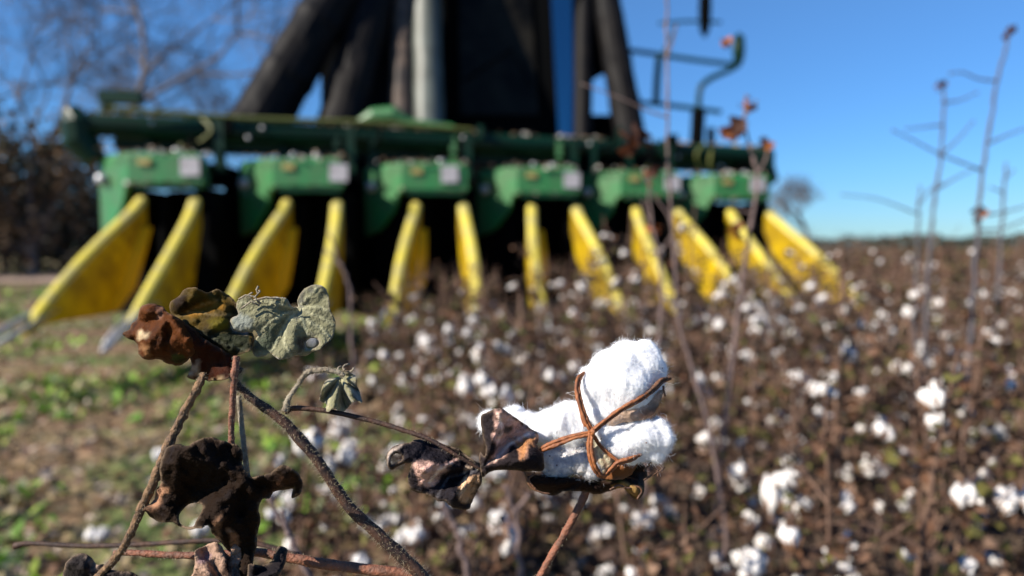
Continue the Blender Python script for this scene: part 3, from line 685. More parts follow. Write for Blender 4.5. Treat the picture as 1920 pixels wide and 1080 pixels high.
def leaf(name, outline, depth, base, m, parent, org, holes=(), patches=(), node=None, pleat=.0035, nple=5, crumple=.004, curl=.006, step=4.0,
         veins=(), seed=0, tilt=(0, 0), thick=.00035, label=None, sx=1, ox=0, oy=0):
    T = lambda pl: [(ox + x/sx, oy + y/sx) for x, y in pl]
    outline = smooth_poly(T(outline), 4, 1.0, seed); holes = [smooth_poly(T(hh), 3, .5, seed) for hh in holes]
    patches = [(T(pl), c) for pl, c in patches]; veins = [T(v) for v in veins]
    r = random.Random(seed+77); xs_ = [p[0] for p in outline]; ys_ = [p[1] for p in outline]
    pts = list(outline); loops = [list(range(len(outline)))]
    for hh in holes: loops.append(list(range(len(pts), len(pts)+len(hh)))); pts += hh
    yy = min(ys_)
    while yy < max(ys_):
        xx = min(xs_)
        while xx < max(xs_):
            q = (xx + r.uniform(-.35, .35)*step, yy + r.uniform(-.35, .35)*step)
            if inside(q, outline) and edge_dist(q, outline) > step*.45 and not any(inside(q, hh) or edge_dist(q, hh) < step*.45 for hh in holes): pts.append(q)
            xx += step
        yy += step
    edges = [(l[i-1], l[i]) for l in loops for i in range(len(l))]
    vo, eo, fo, *_ = delaunay_2d_cdt([Vector(p) for p in pts], edges, [], 0, 1e-4)
    cx, cy = (sum(xs_)/len(xs_), sum(ys_)/len(ys_)); nx, ny = T([node])[0] if node else (cx, cy)
    S = max(max(xs_)-min(xs_), max(ys_)-min(ys_))/2
    h = MB(); vv = []; cc = []
    for v in vo:
        x, y = v.x, v.y; e = edge_dist((x, y), outline)
        for hh in holes: e = min(e, edge_dist((x, y), hh))
        rr = math.hypot(x-nx, y-ny)/S; th = math.atan2(y-ny, x-nx)
        d = depth + tilt[0]*(x-cx)/S + tilt[1]*(y-cy)/S
        d += pleat*math.cos(nple*th + seed)*min(1.2, rr*1.4)
        d += crumple*noise.noise(Vector((x*.018, y*.018, seed*3.1))) + crumple*.45*noise.noise(Vector((x*.05, y*.05, seed*2.3))) + crumple*.16*noise.noise(Vector((x*.15, y*.15, seed)))
        sg = noise.noise(Vector((x*.02, y*.02, seed+40)))
        d += curl*math.exp(-e/9.0)*(.75 + 1.5*sg)
        cr = .0; 
        for vn in veins:
            dv = min(edge_dist((x, y), [vn[i], vn[i+1]]) for i in range(len(vn)-1)); cr = max(cr, math.exp(-(dv/2.9)**2) - .45*math.exp(-((dv-6)/3)**2)); d += .0028*math.exp(-abs(dv)/8) - .0016*math.exp(-(dv/2.4)**2)
        c = base
        for pl, pc in patches:
            ins = inside((x, y), pl); ed = edge_dist((x, y), pl); w_ = (.5 + (.5 if ins else -.5)*min(1, ed/7)) + .55*noise.noise(Vector((x*.09, y*.09, seed+5)))*math.exp(-ed/14)
            w_ = max(0, min(1, (w_-.3)*2.2)); c = tuple(lerp(a_, b_, w_) for a_, b_ in zip(c, pc))
        if veins: c = tuple(lerp(a_, min(1, a_*2.0+.05), cr*.9) for a_ in c)
        rim = math.exp(-e/1.6)*.35; c = tuple(lerp(a_, b_, rim) for a_, b_ in zip(c, (.42, .30, .2)))
        vv.append(P(x, y, d) - org); cc.append(c)
    ff = []
    for f in fo:
        mx = sum(vo[i].x for i in f)/len(f); my = sum(vo[i].y for i in f)/len(f)
        if inside((mx, my), outline) and not any(inside((mx, my), hh) for hh in holes): ff.append(tuple(f))
    h.add(vv, ff); h.c = cc
    o = h.build(name, m, parent, smooth=True, tint=True)
    so_ = o.modifiers.new('thickness', 'SOLIDIFY'); so_.thickness = thick; so_.offset = 0
    if label: o['label'] = label
    return o
def hairs(h, pts, rads, n, L, seed=0, wd=.00008):
    r = random.Random(seed)
    for k in range(n):
        i = r.randrange(len(pts)-1); t = r.random(); p = lerp(pts[i], pts[i+1], t); ax = (pts[i+1]-pts[i]).normalized(); rad = rads[i] if isinstance(rads, list) else rads
        s = ax.orthogonal().normalized(); s.rotate(Matrix.Rotation(r.uniform(0, 6.28), 3, ax)); d = (s + ax*r.uniform(-.6, .6) + Vector((r.gauss(0, .2), r.gauss(0, .2), r.gauss(0, .2)))).normalized()
        q = p + s*rad*.9; l_ = L*r.uniform(.5, 1.3); a = d.cross(Vector((0, 1, 0)));  a = (a.normalized() if a.length > .1 else Vector((1, 0, 0)))*wd
        b2 = q + d*l_*.55 + Vector((r.gauss(0, .1), r.gauss(0, .1), r.gauss(0, .1)))*l_
        h.add([q-a, q+a, b2+a*.7, b2-a*.7, q+d*l_], [(0, 1, 2, 3), (3, 2, 4)])
def fstem(name, ps, dd, rads, m, parent, org, hair=0, hl=.0018, lump=.25, twist=0, seed=0, ground=False, n=10, flat=1, seg=10):
    """ps photo pixels, dd depths, rads in pixels"""
    K = len(ps); pts = [P(x, y, dd[i] if isinstance(dd, (list, tuple)) else dd) for i, (x, y) in enumerate(ps)]
    rr = [(rads[i] if isinstance(rads, (list, tuple)) else rads)*PX for i in range(K)]
    if ground: pts = to_ground(pts, sway=.02); rr += [rr[-1]*1.05, rr[-1]*1.1, rr[-1]*1.2, rr[-1]*1.5]
    sp = spline(pts, seg); rs = []
    for i in range(len(rr)-1):
        for k in range(seg): rs.append(lerp(rr[i], rr[i+1], k/seg))
    rs.append(rr[-1]); sp = [p - org for p in sp]
    rs2 = [q*(1 + .10*noise.noise(Vector((i*.35, seed, 0)))) for i, q in enumerate(rs)]
    h = MB(); h.tube(sp, rs2, n, lump=lump, twist=twist, seed=seed, flat=flat); o = h.build(name, m, parent, smooth=True)
    if hair:
        h = MB(); vis = [(p, q) for p, q in zip(sp, rs2) if (p+org).z > .5]
        hairs(h, [p for p, _ in vis], [q for _, q in vis], hair, hl, seed); h.build('stem_hair', M['hair'], o)['kind'] = 'stuff'
    return o

# --- forked hairy stalk with the curled leaves
d1 = .335
mainpx = [(452, 690), (440, 712), (470, 745), (533, 792), (598, 868), (655, 950), (720, 1012), (795, 1085), (850, 1180)]
org1 = to_ground([P(x, y, d1) for x, y in mainpx], sway=.02)[-1].copy(); org1.z = 0
pl1 = empty('cotton_plant', org1, 'sharp hairy forked cotton stalk carrying curled grey, brown and black dry leaves', 'cotton plant')
fstem('stem', mainpx, d1, [5, 7, 8, 9.5, 9.5, 11, 11, 12, 12], M['mainstem'], pl1, org1, 2600, .0026, ground=True, seed=1, lump=.25)
fstem('side_stem', [(540, 790), (590, 850), (625, 905), (655, 950)], d1+.012, [5, 7, 7, 6], M['mainstem'], pl1, org1, 150, seed=2)
fstem('twig', [(535, 772), (555, 765), (620, 772), (700, 790), (760, 808), (805, 824), (850, 850), (905, 882)], [d1, d1, d1, d1, d1-.002, d1-.004, d1-.006, d1-.006], [5.5, 5, 4.6, 4.6, 4.4, 4, 3.5, 3], M['mainstem'], pl1, org1, 160, .0014, seed=3)
fstem('petiole', [(535, 770), (541, 748), (558, 722), (575, 700), (600, 694), (630, 697), (646, 704)], d1-.003, [7, 5, 4.5, 5, 4.6, 4.5, 4], M['greystem'], pl1, org1, 500, .0013, seed=4, lump=.5)
fstem('petiole', [(444, 668), (440, 700), (437, 740), (434, 790), (434, 832), (436, 850)], [d1-.006, d1-.008]+[d1-.008]*4, [6, 7, 5.5, 5.5, 6, 5], M['redstem'], pl1, org1, 300, .0012, seed=5)
fstem('side_stem', [(448, 742), (451, 780), (457, 830), (462, 880), (470, 930)], d1+.006, [5, 5, 5, 5.5, 6], M['greystem'], pl1, org1, 300, .0014, seed=6)
fstem('petiole', [(382, 700), (376, 716), (345, 775), (318, 830), (296, 885), (268, 950), (240, 1010), (222, 1040), (190, 1075), (150, 1110)],
      [d1-.004, d1-.006, d1-.008, d1-.01]+[d1-.012]*6, [6, 8, 8.5, 8.5, 8.5, 8, 7, 8, 7, 6], M['tanstem'], pl1, org1, 500, .0011, twist=.35, lump=.5, seed=7, n=7)
fstem('side_stem', [(214, 1036), (260, 1037), (330, 1041), (400, 1040), (480, 1036), (530, 1044), (600, 1056), (690, 1068), (780, 1080), (830, 1120)], d1+.004, [5, 6, 6.5, 7, 8, 9, 10, 10, 10, 10], M['redstem'], pl1, org1, 700, .0012, seed=8)
fstem('twig', [(28, 1024), (60, 1019), (160, 1024), (260, 1021), (390, 1014), (470, 1018), (560, 1040)], .43, [9, 6, 6, 6, 6, 6, 6], M['mainstem'], pl1, org1, 0, seed=9)
# grey green leaf (crop 3.84 px per pixel from 200,500)
C7 = dict(sx=3.84, ox=200, oy=500)
leaf('leaf', [(1375, 290), (1372, 250), (1392, 200), (1440, 150), (1510, 130), (1572, 152), (1600, 210), (1604, 270), (1616, 330), (1645, 390), (1640, 470), (1612, 530), (1570, 560), (1535, 600), (1490, 612), (1430, 640),
              (1370, 642), (1300, 662), (1240, 668), (1180, 625), (1130, 645), (1080, 648), (1043, 600), (1060, 540), (1095, 490), (1060, 455), (1040, 472), (980, 470), (905, 452), (895, 372), (950, 345), (932, 280), (955, 232), (1010, 212),
              (1070, 240), (1110, 225), (1200, 222), (1290, 228), (1325, 280)],
     d1-.004, (.19, .185, .105), M['leafgrey'], pl1, org1, holes=[[(1435, 540), (1470, 515), (1520, 520), (1530, 560), (1490, 590), (1440, 585)]],
     patches=[([(1060, 600), (1100, 500), (1190, 430), (1290, 375), (1230, 480), (1190, 600), (1120, 610)], (.07, .085, .05)), ([(1380, 250), (1400, 190), (1470, 145), (1540, 150), (1440, 190), (1420, 260)], (.07, .07, .05)),
              ([(1355, 560), (1375, 510), (1440, 500), (1430, 590), (1390, 620)], (.05, .035, .02)), ([(905, 452), (900, 370), (960, 330), (1060, 380), (1040, 450)], (.20, .22, .19)),  # first dark brown patch paints the shadowed inside of the curled cup
              ([(1385, 330), (1430, 390), (1450, 490), (1430, 480), (1400, 400)], (.10, .11, .07))],
     node=(1370, 315), pleat=.0014, nple=7, crumple=.0013, curl=.0028, seed=3, veins=[[(1365, 318), (1270, 345), (1180, 400), (1100, 480), (1055, 560)], [(1365, 318), (1290, 400), (1240, 510), (1190, 610)], [(1368, 320), (1290, 440), (1275, 540), (1330, 640)],
     [(1370, 320), (1420, 400), (1450, 490)], [(1370, 315), (1450, 290), (1530, 290), (1600, 320)], [(1370, 300), (1440, 230), (1510, 160)], [(1370, 310), (1250, 270), (1130, 250), (960, 260)], [(1450, 330), (1560, 370), (1635, 420)], [(1440, 390), (1540, 440), (1600, 500)]],
     label='fuzzy grey green curled leaf', step=3.0, **C7)
# little sprig on top of it
h = MB()
for ps in ([(1062, 225), (1090, 195), (1080, 165), (1092, 140)], [(1090, 195), (1105, 180), (1098, 168)], [(1010, 212), (1045, 188), (1052, 190)], [(950, 235), (1000, 205), (1060, 215), (1110, 268)], [(1060, 240), (1150, 220), (1250, 235)], [(970, 300), (1040, 250), (1100, 280)]):
    h.tube([P(200+x/3.84, 500+y/3.84, d1-.007)-org1 for x, y in ps], .0005, 5, lump=.4)
h.build('dry_sprig', M['greystem'], pl1, smooth=True)
# brown backlit leaf, in three lobes
leaf('leaf', [(440, 330), (400, 290), (330, 268), (275, 275), (240, 312), (222, 378), (182, 410), (170, 450), (115, 482), (150, 515), (205, 535), (222, 560), (240, 640), (300, 672), (370, 662), (430, 692), (510, 712), (560, 690), (600, 655), (640, 600), (620, 480), (560, 400)],
     d1-.010, (.13, .042, .012), M['leafback'], pl1, org1, patches=[([(215, 480), (250, 450), (310, 490), (290, 520), (230, 525)], (.75, .58, .36)), ([(250, 600), (240, 540), (290, 570), (330, 640), (300, 665)], (.32, .16, .07)), ([(470, 640), (560, 610), (570, 690), (480, 705)], (.07, .08, .02)), ([(360, 290), (400, 300), (410, 350), (370, 380)], (.30, .16, .11))],
     node=(440, 350), pleat=.004, crumple=.008, curl=.008, seed=5, label='rust brown curled leaf lobe', **C7)
leaf('leaf', [(455, 300), (470, 250), (530, 205), (560, 165), (612, 148), (665, 158), (720, 186), (790, 163), (850, 190), (912, 232), (946, 290), (955, 352), (905, 362), (890, 400), (930, 470), (1045, 470), (1055, 560), (1030, 602), (960, 632), (900, 645), (820, 610), (700, 560), (600, 480), (500, 400)],
     d1-.002, (.095, .062, .012), M['leafback'], pl1, org1, patches=[([(560, 330), (700, 240), (850, 260), (860, 300), (700, 340), (600, 380)], (.24, .12, .015)), ([(730, 380), (870, 370), (900, 440), (800, 460), (740, 430)], (.16, .13, .015)), ([(640, 450), (1040, 490), (1040, 600), (900, 640), (700, 560)], (.035, .040, .022)),
              ([(470, 300), (480, 245), (560, 190), (590, 260), (540, 320)], (.03, .018, .01)), ([(900, 450), (930, 440), (1045, 450), (1020, 478), (960, 476)], (.55, .45, .36))],
     node=(470, 370), pleat=.0035, nple=5, crumple=.007, curl=.007, seed=8, veins=[[(470, 370), (620, 330), (780, 345), (940, 350)], [(470, 370), (640, 290), (800, 240)], [(470, 380), (650, 460), (850, 560), (1000, 600)]], label='olive brown leaf lobe lit from behind', **C7)
leaf('leaf', [(480, 400), (600, 430), (700, 520), (820, 590), (900, 640), (930, 690), (910, 770), (852, 812), (740, 822), (690, 800), (640, 812), (590, 800), (582, 785), (612, 720), (600, 660), (520, 560)],
     d1-.007, (.055, .015, .007), M['leafback'], pl1, org1, patches=[([(580, 790), (600, 730), (650, 680), (690, 690), (650, 760), (690, 800)], (.40, .34, .27)), ([(740, 822), (790, 795), (850, 790), (840, 815)], (.5, .36, .2))],
     node=(880, 640), pleat=.005, nple=3, crumple=.006, curl=.008, seed=11, label='dark brown hanging leaf lobe', **C7)
# small grey leaf
leaf('leaf', [(1675, 795), (1730, 765), (1790, 790), (1800, 850), (1830, 930), (1838, 985), (1795, 965), (1745, 1005), (1700, 1045), (1640, 1020), (1600, 1045), (1572, 1030), (1580, 990), (1535, 960), (1550, 880), (1580, 820), (1635, 805)],
     d1-.003, (.22, .21, .11), M['leafgrey'], pl1, org1, node=(1680, 795), pleat=.005, nple=8, crumple=.004, curl=.005, seed=14, patches=[([(1750, 860), (1810, 860), (1835, 980), (1780, 960)], (.08, .07, .05)), ([(1600, 960), (1540, 950), (1560, 870), (1590, 860)], (.12, .12, .07))],
     veins=[[(1680, 795), (1620, 900), (1590, 1020)], [(1680, 795), (1700, 900), (1730, 990)], [(1680, 795), (1760, 880), (1820, 960)], [(1680, 795), (1600, 830), (1550, 920)]], label='small pleated grey green leaf', step=2.5, **C7)
h = MB()
for rr_, cx_, cy_ in ((9, 653, 690), (6, 640, 692)): h.tube([P(cx_+rr_*math.cos(t*.5)*1.1, cy_+rr_*math.sin(t*.5)*.8, d1-.003+.0006*t)-org1 for t in range(11)], .0005, 6, lump=.4)
h.build('curled_bract', M['greystem'], pl1, smooth=True)
# black leaf (crop 3.857 px per pixel from 200,800)
C4 = dict(sx=3.857, ox=200, oy=800); d3 = .312
leaf('leaf', [(420, 180), (450, 145), (510, 128), (590, 142), (640, 108), (720, 80), (790, 85), (870, 112), (955, 142), (985, 200), (982, 270), (1010, 335), (1060, 368), (1120, 352), (1190, 330), (1240, 290), (1295, 283), (1352, 312), (1402, 370), (1412, 440), (1392, 495), (1335, 512), (1352, 450), (1290, 452),
              (1205, 472), (1180, 522), (1130, 522), (1100, 580), (1112, 660), (1092, 760), (1084, 860), (1062, 940), (1045, 1080), (1030, 1150), (960, 1150), (950, 1010), (935, 870), (890, 905), (840, 850), (790, 800), (765, 770), (735, 712), (690, 732), (640, 738), (590, 742), (520, 718), (480, 690), (400, 692), (325, 655), (290, 618), (240, 600),
              (335, 545), (362, 455), (395, 400), (385, 300), (405, 230)],
     d3, (.012, .006, .003), M['leaf'], pl1, org1, holes=[[(520, 650), (550, 600), (610, 553), (690, 560), (688, 610), (650, 680), (625, 722), (570, 722), (530, 700)]],
     patches=[([(250, 600), (335, 545), (362, 450), (400, 420), (470, 465), (400, 500), (400, 560), (330, 600)], (.36, .19, .11)), ([(790, 660), (840, 640), (810, 740), (850, 800), (800, 780), (770, 720)], (.22, .12, .07)), ([(1110, 500), (1200, 420), (1330, 330), (1380, 400), (1250, 450), (1180, 520)], (.045, .02, .01)), ([(880, 740), (950, 780), (960, 960), (900, 900)], (.3, .16, .09))],
     node=(1010, 370), pleat=.007, nple=5, crumple=.008, curl=.006, seed=17, label='black withered leaf with a round hole', **C4)
leaf('leaf', [(640, 900), (690, 870), (780, 835), (830, 870), (885, 940), (900, 860), (930, 800), (965, 850), (975, 940), (960, 1040), (950, 1150), (600, 1150), (625, 1060), (640, 980)],
     d3+.006, (.34, .22, .16), M['leaf'], pl1, org1, node=(900, 1200), pleat=.003, nple=9, crumple=.009, curl=.008, seed=19, patches=[([(860, 920), (890, 960), (880, 1100), (840, 1080)], (.03, .015, .01)), ([(640, 980), (700, 900), (760, 930), (700, 1000)], (.20, .13, .14))], label='pale tan crumpled leaf below the black one', **C4)
leaf('leaf', [(1030, 1000), (1120, 1005), (1195, 972), (1222, 905), (1250, 862), (1300, 885), (1298, 950), (1270, 1030), (1230, 1100), (1180, 1160), (1030, 1160)],
     d3+.002, (.012, .01, .012), M['leaf'], pl1, org1, node=(1050, 1100), pleat=.004, crumple=.006, curl=.007, seed=23, label='black upturned leaf tip', **C4)
leaf('leaf', [(118, 1090), (124, 1056), (148, 1038), (168, 1042), (180, 1058), (196, 1060), (215, 1070), (250, 1074), (268, 1095), (200, 1120), (130, 1115)],
     d1-.012, (.022, .018, .018), M['leaf'], pl1, org1, patches=[([(160, 1045), (195, 1055), (190, 1075), (170, 1070)], (.2, .15, .12))], node=(180, 1080), pleat=.004, crumple=.006, curl=.005, seed=29, label='black crumpled leaf at the bottom corner')
# dangling black and pink leaf on the twig (crop 4.5 from 680,740)
C5 = dict(sx=4.5, ox=680, oy=740)
pink = (.60, .37, .30)
leaf('leaf', [(205, 530), (228, 472), (290, 430), (380, 410), (440, 385), (540, 368), (620, 392), (700, 428), (790, 452), (860, 500), (930, 550), (1000, 600), (1002, 740), (962, 820), (915, 920), (885, 970), (760, 952), (700, 905), (640, 900), (600, 862), (520, 832), (430, 812), (385, 745), (388, 655), (412, 585), (360, 572), (335, 585), (290, 605), (242, 632), (212, 600)],
     d1-.008, (.014, .012, .016), M['leaf'], pl1, org1, holes=[[(235, 545), (262, 500), (305, 498), (335, 520), (335, 550), (290, 575), (240, 590)]],
     patches=[([(425, 580), (560, 565), (640, 600), (800, 545), (700, 640), (610, 770), (515, 800), (460, 690)], pink), ([(800, 830), (850, 700), (985, 680), (990, 740), (930, 850), (870, 930), (815, 880)], (.50, .31, .18)), ([(860, 660), (880, 610), (945, 595), (930, 620)], (.4, .3, .22)), ([(205, 530), (228, 472), (300, 430), (380, 415), (300, 450), (240, 490), (215, 580)], (.55, .45, .38))],
     node=(980, 620), pleat=.0055, nple=7, crumple=.007, curl=.006, seed=31, veins=[[(1000, 610), (800, 540), (640, 640), (560, 740)], [(1000, 620), (880, 680), (820, 860)], [(990, 620), (720, 700), (630, 860)]], label='black leaf with pinkish tan patches and a curled tip', step=3.0, **C5)

# --- the open boll on its own stem
d2 = .33
bst = [(1112, 880), (1103, 912), (1086, 950), (1052, 1012), (1018, 1070), (990, 1130)]
org2 = to_ground([P(x, y, d2) for x, y in bst], sway=.02)[-1].copy(); org2.z = 0
pl2 = empty('cotton_plant', org2, 'single wide open white cotton boll on a reddish stem, in sharp focus', 'cotton plant')
fstem('stem', bst, d2+.006, [9, 7, 7.5, 7, 7, 8], M['redstem'], pl2, org2, 350, .0012, seed=41, ground=True)
def lock(name, blobs, m, fibres, seed, amp=.0011, label=None):
    r = random.Random(seed); h = MB()
    for (cx, cy, rx, ry, dz, ang, rz) in blobs:
        c = P(cx, cy, d2+dz) - org2; mm = Matrix.Rotation(-R(ang), 3, 'Y'); h.ball(c, (rx*PX, rz*PX, ry*PX), 24, 16, m=mm)
    tmp = h.mesh('tmp', m); to = bpy.data.objects.new('tmp', tmp); col.objects.link(to)
    md = to.modifiers.new('r', 'REMESH'); md.mode = 'VOXEL'; md.voxel_size = .0007
    ms_ = to.modifiers.new('s', 'SMOOTH'); ms_.iterations = 6; ms_.factor = .5
    dg = bpy.context.evaluated_depsgraph_get(); me = bpy.data.meshes.new_from_object(to.evaluated_get(dg)); bpy.data.objects.remove(to)
    ns_ = [v.normal.copy() for v in me.vertices]; fv = []; ff = [tuple(p.vertices) for p in me.polygons]
    for v, nn in zip(me.vertices, ns_):
        p = v.co
        a = amp*(1.8*noise.noise(p*95 + Vector((seed, 0, 0))) + .55*noise.noise(Vector((p.x*300, p.y*300, p.z*110))) + .32*noise.noise(Vector((p.x*900, p.y*900, p.z*300))) + .12*noise.noise(p*1500))
        fv.append(p + nn*a)
    h = MB(); h.add(fv, ff)
    for k in range(fibres):
        i = r.randrange(len(fv)); p = Vector(fv[i]); nn = ns_[i]; t = nn.cross(Vector((r.gauss(0, 1), r.gauss(0, 1), r.gauss(0, 1)))); t.normalize()
        L = r.uniform(.0015, .0045)*(1.5 if r.random() < .06 else 1); lift = r.uniform(.05, .4) if r.random() < .9 else r.uniform(.4, 1)
        a = p; q1 = p + (t*.5+nn*lift*.7)*L; q2 = q1 + (t*.5 + nn*(lift*.1-.1) + Vector((r.gauss(0, .3), r.gauss(0, .3), r.gauss(0, .3))))*L*.6
        s = t.cross(nn)*.000035; h.add([a-s, a+s, q1+s, q1-s, q2], [(0, 1, 2, 3), (3, 2, 4)])
    nf = len(h.f)
    for k in range(26):
        i = r.randrange(len(fv)); p = Vector(fv[i]); nn = ns_[i]; d = (nn*.5 + Vector((r.gauss(0, .5), r.gauss(0, .5), r.gauss(0, .5)))).normalized(); q = [p]
        for j in range(5): d = (d + Vector((r.gauss(0, .45), r.gauss(0, .45), r.gauss(0, .45)))).normalized(); q.append(q[-1] + d*.0016)
        h.tube(q, .00006, 3)
    ne = len(h.f)
    for k in range(16):
        i = r.randrange(len(fv)); h.ball(Vector(fv[i]) + ns_[i]*.0002, (r.uniform(.0002, .0006), .0003, r.uniform(.0002, .0005)), 5, 4)
    o = h.build(name, [m, M['carpeldark']], pl2, smooth=True)
    o.data.polygons.foreach_set('material_index', [1 if q >= ne else 0 for q in range(len(o.data.polygons))])
    if label: o['label'] = label
    bpy.data.meshes.remove(me); return o
lock('cotton_lock', [(1168, 715, 64, 62, -.003, 0, 52), (1196, 685, 46, 40, -.001, 0, 42), (1150, 696, 48, 44, -.002, 20, 42), (1118, 735, 32, 48, -.002, 12, 36), (1205, 716, 38, 40, 0, -15, 38), (1140, 768, 32, 40, -.004, 12, 30), (1122, 782, 17, 26, -.006, 20, 16),
      (1212, 664, 27, 23, 0, 0, 24), (1175, 660, 30, 21, .001, 0, 24), (1222, 695, 25, 34, .002, 0, 28), (1104, 715, 19, 30, -.001, 0, 22)], M['cotton'], 12000, 1, amp=.0010, label='large upper white cotton lock')
lock('cotton_lock', [(1062, 800, 48, 40, -.001, 15, 36), (1030, 804, 44, 36, .001, 0, 36), (985, 806, 42, 34, .003, 0, 34), (950, 798, 36, 28, .005, -10, 32), (920, 793, 24, 25, .007, 0, 26), (1084, 795, 26, 24, -.004, 0, 22), (962, 776, 22, 16, .005, 0, 18), (1068, 768, 22, 14, .001, 0, 18)], M['cotton'], 11000, 2, amp=.0011, label='long left white cotton lock')
lock('cotton_lock', [(1165, 824, 48, 30, -.008, -5, 32), (1205, 823, 46, 36, -.009, 0, 34), (1236, 820, 24, 36, -.008, 0, 30), (1138, 812, 28, 18, -.009, 0, 20), (1240, 802, 18, 16, -.007, 0, 18), (1190, 848, 36, 20, -.008, 0, 26), (1225, 846, 24, 22, -.008, 0, 26)], M['cotton'], 11000, 3, amp=.0013, label='right hand white cotton lock')
lock('cotton_lock', [(1058, 862, 42, 26, -.002, 0, 26), (1035, 866, 26, 22, -.003, 0, 24), (1085, 858, 26, 28, -.004, 0, 24), (1112, 870, 18, 24, -.004, 0, 20), (1080, 836, 20, 14, -.004, 0, 14)], M['cottongrey'], 6000, 4, amp=.0018, label='small ragged greyish lower cotton lock')
def ridge(ps, dz, rads, m, name='burr_ridge', seed=0, flat=1.6):
    rads = [q*.68 for q in rads]; n = len(ps)
    if flat > 1:
        for sg, sc in ((-1, 1.0), (1, .9)):
            qs = []
            for i in range(n):
                a_, b_ = Vector(ps[max(0, i-1)]), Vector(ps[min(n-1, i+1)]); t = (b_-a_).normalized(); off = .75*rads[i]*sg; qs.append((ps[i][0] - t.y*off, ps[i][1] + t.x*off))
            fstem(name, qs, [d2+z + (.0006 if sg > 0 else 0) for z in dz], [q*sc for q in rads], m, pl2, org2, lump=.4, seed=seed+sg, flat=1.5, n=10)
        return
    return fstem(name, ps, [d2+z for z in dz], rads, m, pl2, org2, lump=.35, seed=seed, flat=flat, n=10)
ridge([(1110, 810), (1098, 785), (1088, 755), (1083, 728), (1086, 710), (1096, 698)], [-.017, -.0165, -.015, -.013, -.010, -.006], [4.5, 5, 5.2, 5, 4.5, 2], M['carpel'], seed=51)
ridge([(1098, 800), (1092, 780), (1086, 750)], [-.016, -.015, -.013], [3, 3.5, 2.5], M['carpel'], seed=52)
ridge([(1110, 810), (1135, 790), (1165, 768), (1200, 748), (1225, 730), (1240, 716), (1258, 710)], [-.018, -.0175, -.0165, -.015, -.013, -.010, -.008], [4.5, 4.2, 4.5, 4.8, 4.5, 4, 2], M['carpel'], seed=53)
ridge([(1215, 738), (1228, 727), (1241, 714), (1258, 709)], [-.0155, -.0145, -.011, -.009], [3.5, 5, 5, 2], M['carpeldark'], seed=54)
ridge([(1110, 812), (1080, 818), (1050, 828), (1025, 838), (1012, 845)], [-.017, -.017, -.016, -.015, -.013], [4.5, 5, 6, 6, 3], M['carpel'], seed=55)
ridge([(1108, 812), (1106, 840), (1112, 870), (1124, 890), (1134, 894)], [-.018, -.019, -.019, -.017, -.016], [4.5, 5.5, 5.5, 4.5, 3], M['carpel'], seed=56)
ridge([(1132, 894), (1145, 882), (1160, 868), (1180, 862), (1203, 852)], [-.016, -.017, -.018, -.018, -.015], [3.5, 4, 4.5, 4.5, 2], M['carpel'], seed=57)
ridge([(1112, 815), (1125, 835), (1140, 850), (1158, 864)], [-.017, -.016, -.016, -.017], [3, 3, 3, 2.5], M['carpel'], seed=58)
ridge([(1110, 806), (1112, 810), (1111, 816)], [-.019, -.020, -.019], [5, 6, 5], M['carpel'], seed=59, flat=1)
C8 = dict(sx=3, ox=860, oy=600)
leaf('burr_wall', [(770, 625), (880, 540), (1000, 470), (1100, 410), (1150, 400), (1135, 450), (1110, 510), (1050, 560), (930, 575), (850, 600)], d2-.0115, (.68, .50, .38), M['leafback'], pl2, org2, node=(760, 630), pleat=.001, crumple=.003, curl=.003, seed=61, patches=[([(1000, 520), (1140, 480), (1130, 540), (1040, 560)], (.5, .28, .18))], **C8)
leaf('burr_wall', [(752, 650), (775, 680), (830, 740), (880, 790), (850, 840), (815, 880), (780, 850), (750, 770)], d2-.0135, (.62, .46, .33), M['leafback'], pl2, org2, node=(752, 650), pleat=.001, crumple=.003, curl=.002, seed=62, veins=[[(755, 660), (790, 760), (820, 870)], [(755, 660), (810, 750), (860, 820)]], **C8)
leaf('burr_wall', [(810, 885), (850, 840), (900, 800), (960, 785), (1030, 760), (1000, 820), (960, 880), (880, 900)], d2-.012, (.28, .11, .04), M['leafback'], pl2, org2, node=(820, 880), pleat=.001, crumple=.004, curl=.003, seed=63, **C8)
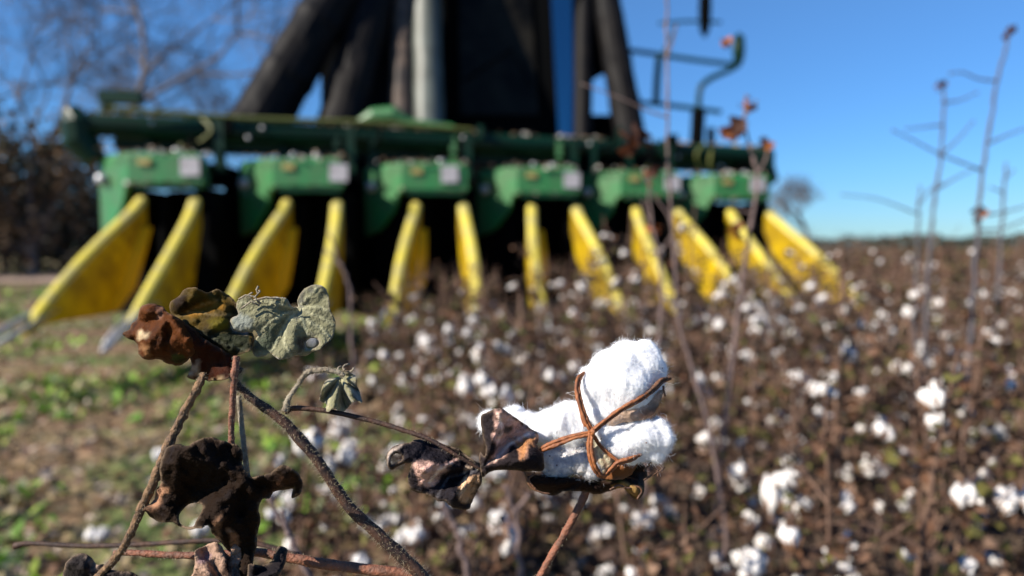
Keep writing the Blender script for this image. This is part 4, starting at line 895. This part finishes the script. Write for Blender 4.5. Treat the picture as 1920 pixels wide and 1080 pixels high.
leaf('bract', [(370, 848), (430, 862), (480, 850), (560, 872), (640, 885), (720, 900), (790, 895), (850, 880), (930, 835), (1000, 790), (1052, 830), (1062, 880), (1040, 900), (1042, 960), (1010, 1010), (965, 985), (920, 940), (850, 962), (780, 978), (700, 962), (600, 962), (540, 988), (480, 972), (400, 942), (385, 900)],
     d2-.006, (.030, .016, .011), M['leafback'], pl2, org2, node=(720, 890), pleat=.005, nple=9, crumple=.008, curl=.009, seed=64,
     patches=[([(860, 930), (920, 915), (990, 930), (1030, 950), (1010, 1005), (960, 975), (900, 955)], (.55, .34, .12)), ([(840, 900), (960, 860), (900, 920)], (.07, .06, .015))], label='dark ragged bract with a golden fringe', step=3, **C8)
for ps in ([(880, 845), (930, 800), (980, 780)], [(1040, 900), (1090, 870), (1130, 850), (1158, 828)], [(1120, 845), (1122, 880)], [(850, 955), (900, 930), (950, 945), (1000, 935), (1030, 960), (1005, 1008)], [(370, 850), (400, 930), (450, 965), (520, 980)], [(430, 860), (395, 900), (440, 960)], [(1150, 370), (1155, 400), (1162, 430)], [(1100, 780), (1060, 830), (1040, 850)]):
    h = MB(); h.tube(spline([P(860+x/3, 600+y/3, d2-.012)-org2 for x, y in ps], 5), .0005, 5, lump=.5)
    h.build('bract_tip', M['carpeldark'], pl2, smooth=True)
# dry leaf folded against the boll
leaf('leaf', [(1000, 180), (1050, 150), (1110, 122), (1185, 125), (1262, 178), (1345, 230), (1420, 288), (1482, 340), (1470, 430), (1520, 500), (1532, 600), (1500, 642), (1350, 642), (1200, 632), (1090, 642), (1010, 695), (995, 600), (982, 540), (1000, 485), (1030, 520), (1040, 450), (1012, 330)],
     d2-.016, (.016, .012, .014), M['leaf'], pl2, org2, patches=[([(1110, 128), (1185, 130), (1300, 210), (1400, 290), (1475, 340), (1462, 425), (1400, 400), (1372, 570), (1335, 545), (1312, 430), (1240, 440), (1200, 540), (1100, 565), (1055, 575), (1140, 420), (1090, 350), (1122, 250)], pink),
      ([(1300, 400), (1380, 360), (1470, 345), (1460, 430), (1400, 420), (1370, 570), (1330, 540)], (.42, .19, .08)), ([(1180, 270), (1260, 260), (1270, 310), (1190, 330)], (.09, .07, .06))],
     node=(1010, 610), pleat=.005, nple=6, crumple=.006, curl=.004, seed=67, veins=[[(1000, 600), (1120, 560), (1240, 420), (1400, 330)], [(1130, 420), (1180, 280), (1140, 150)]], label='black and pink dry leaf folded against the cotton', step=3.0, **C5)
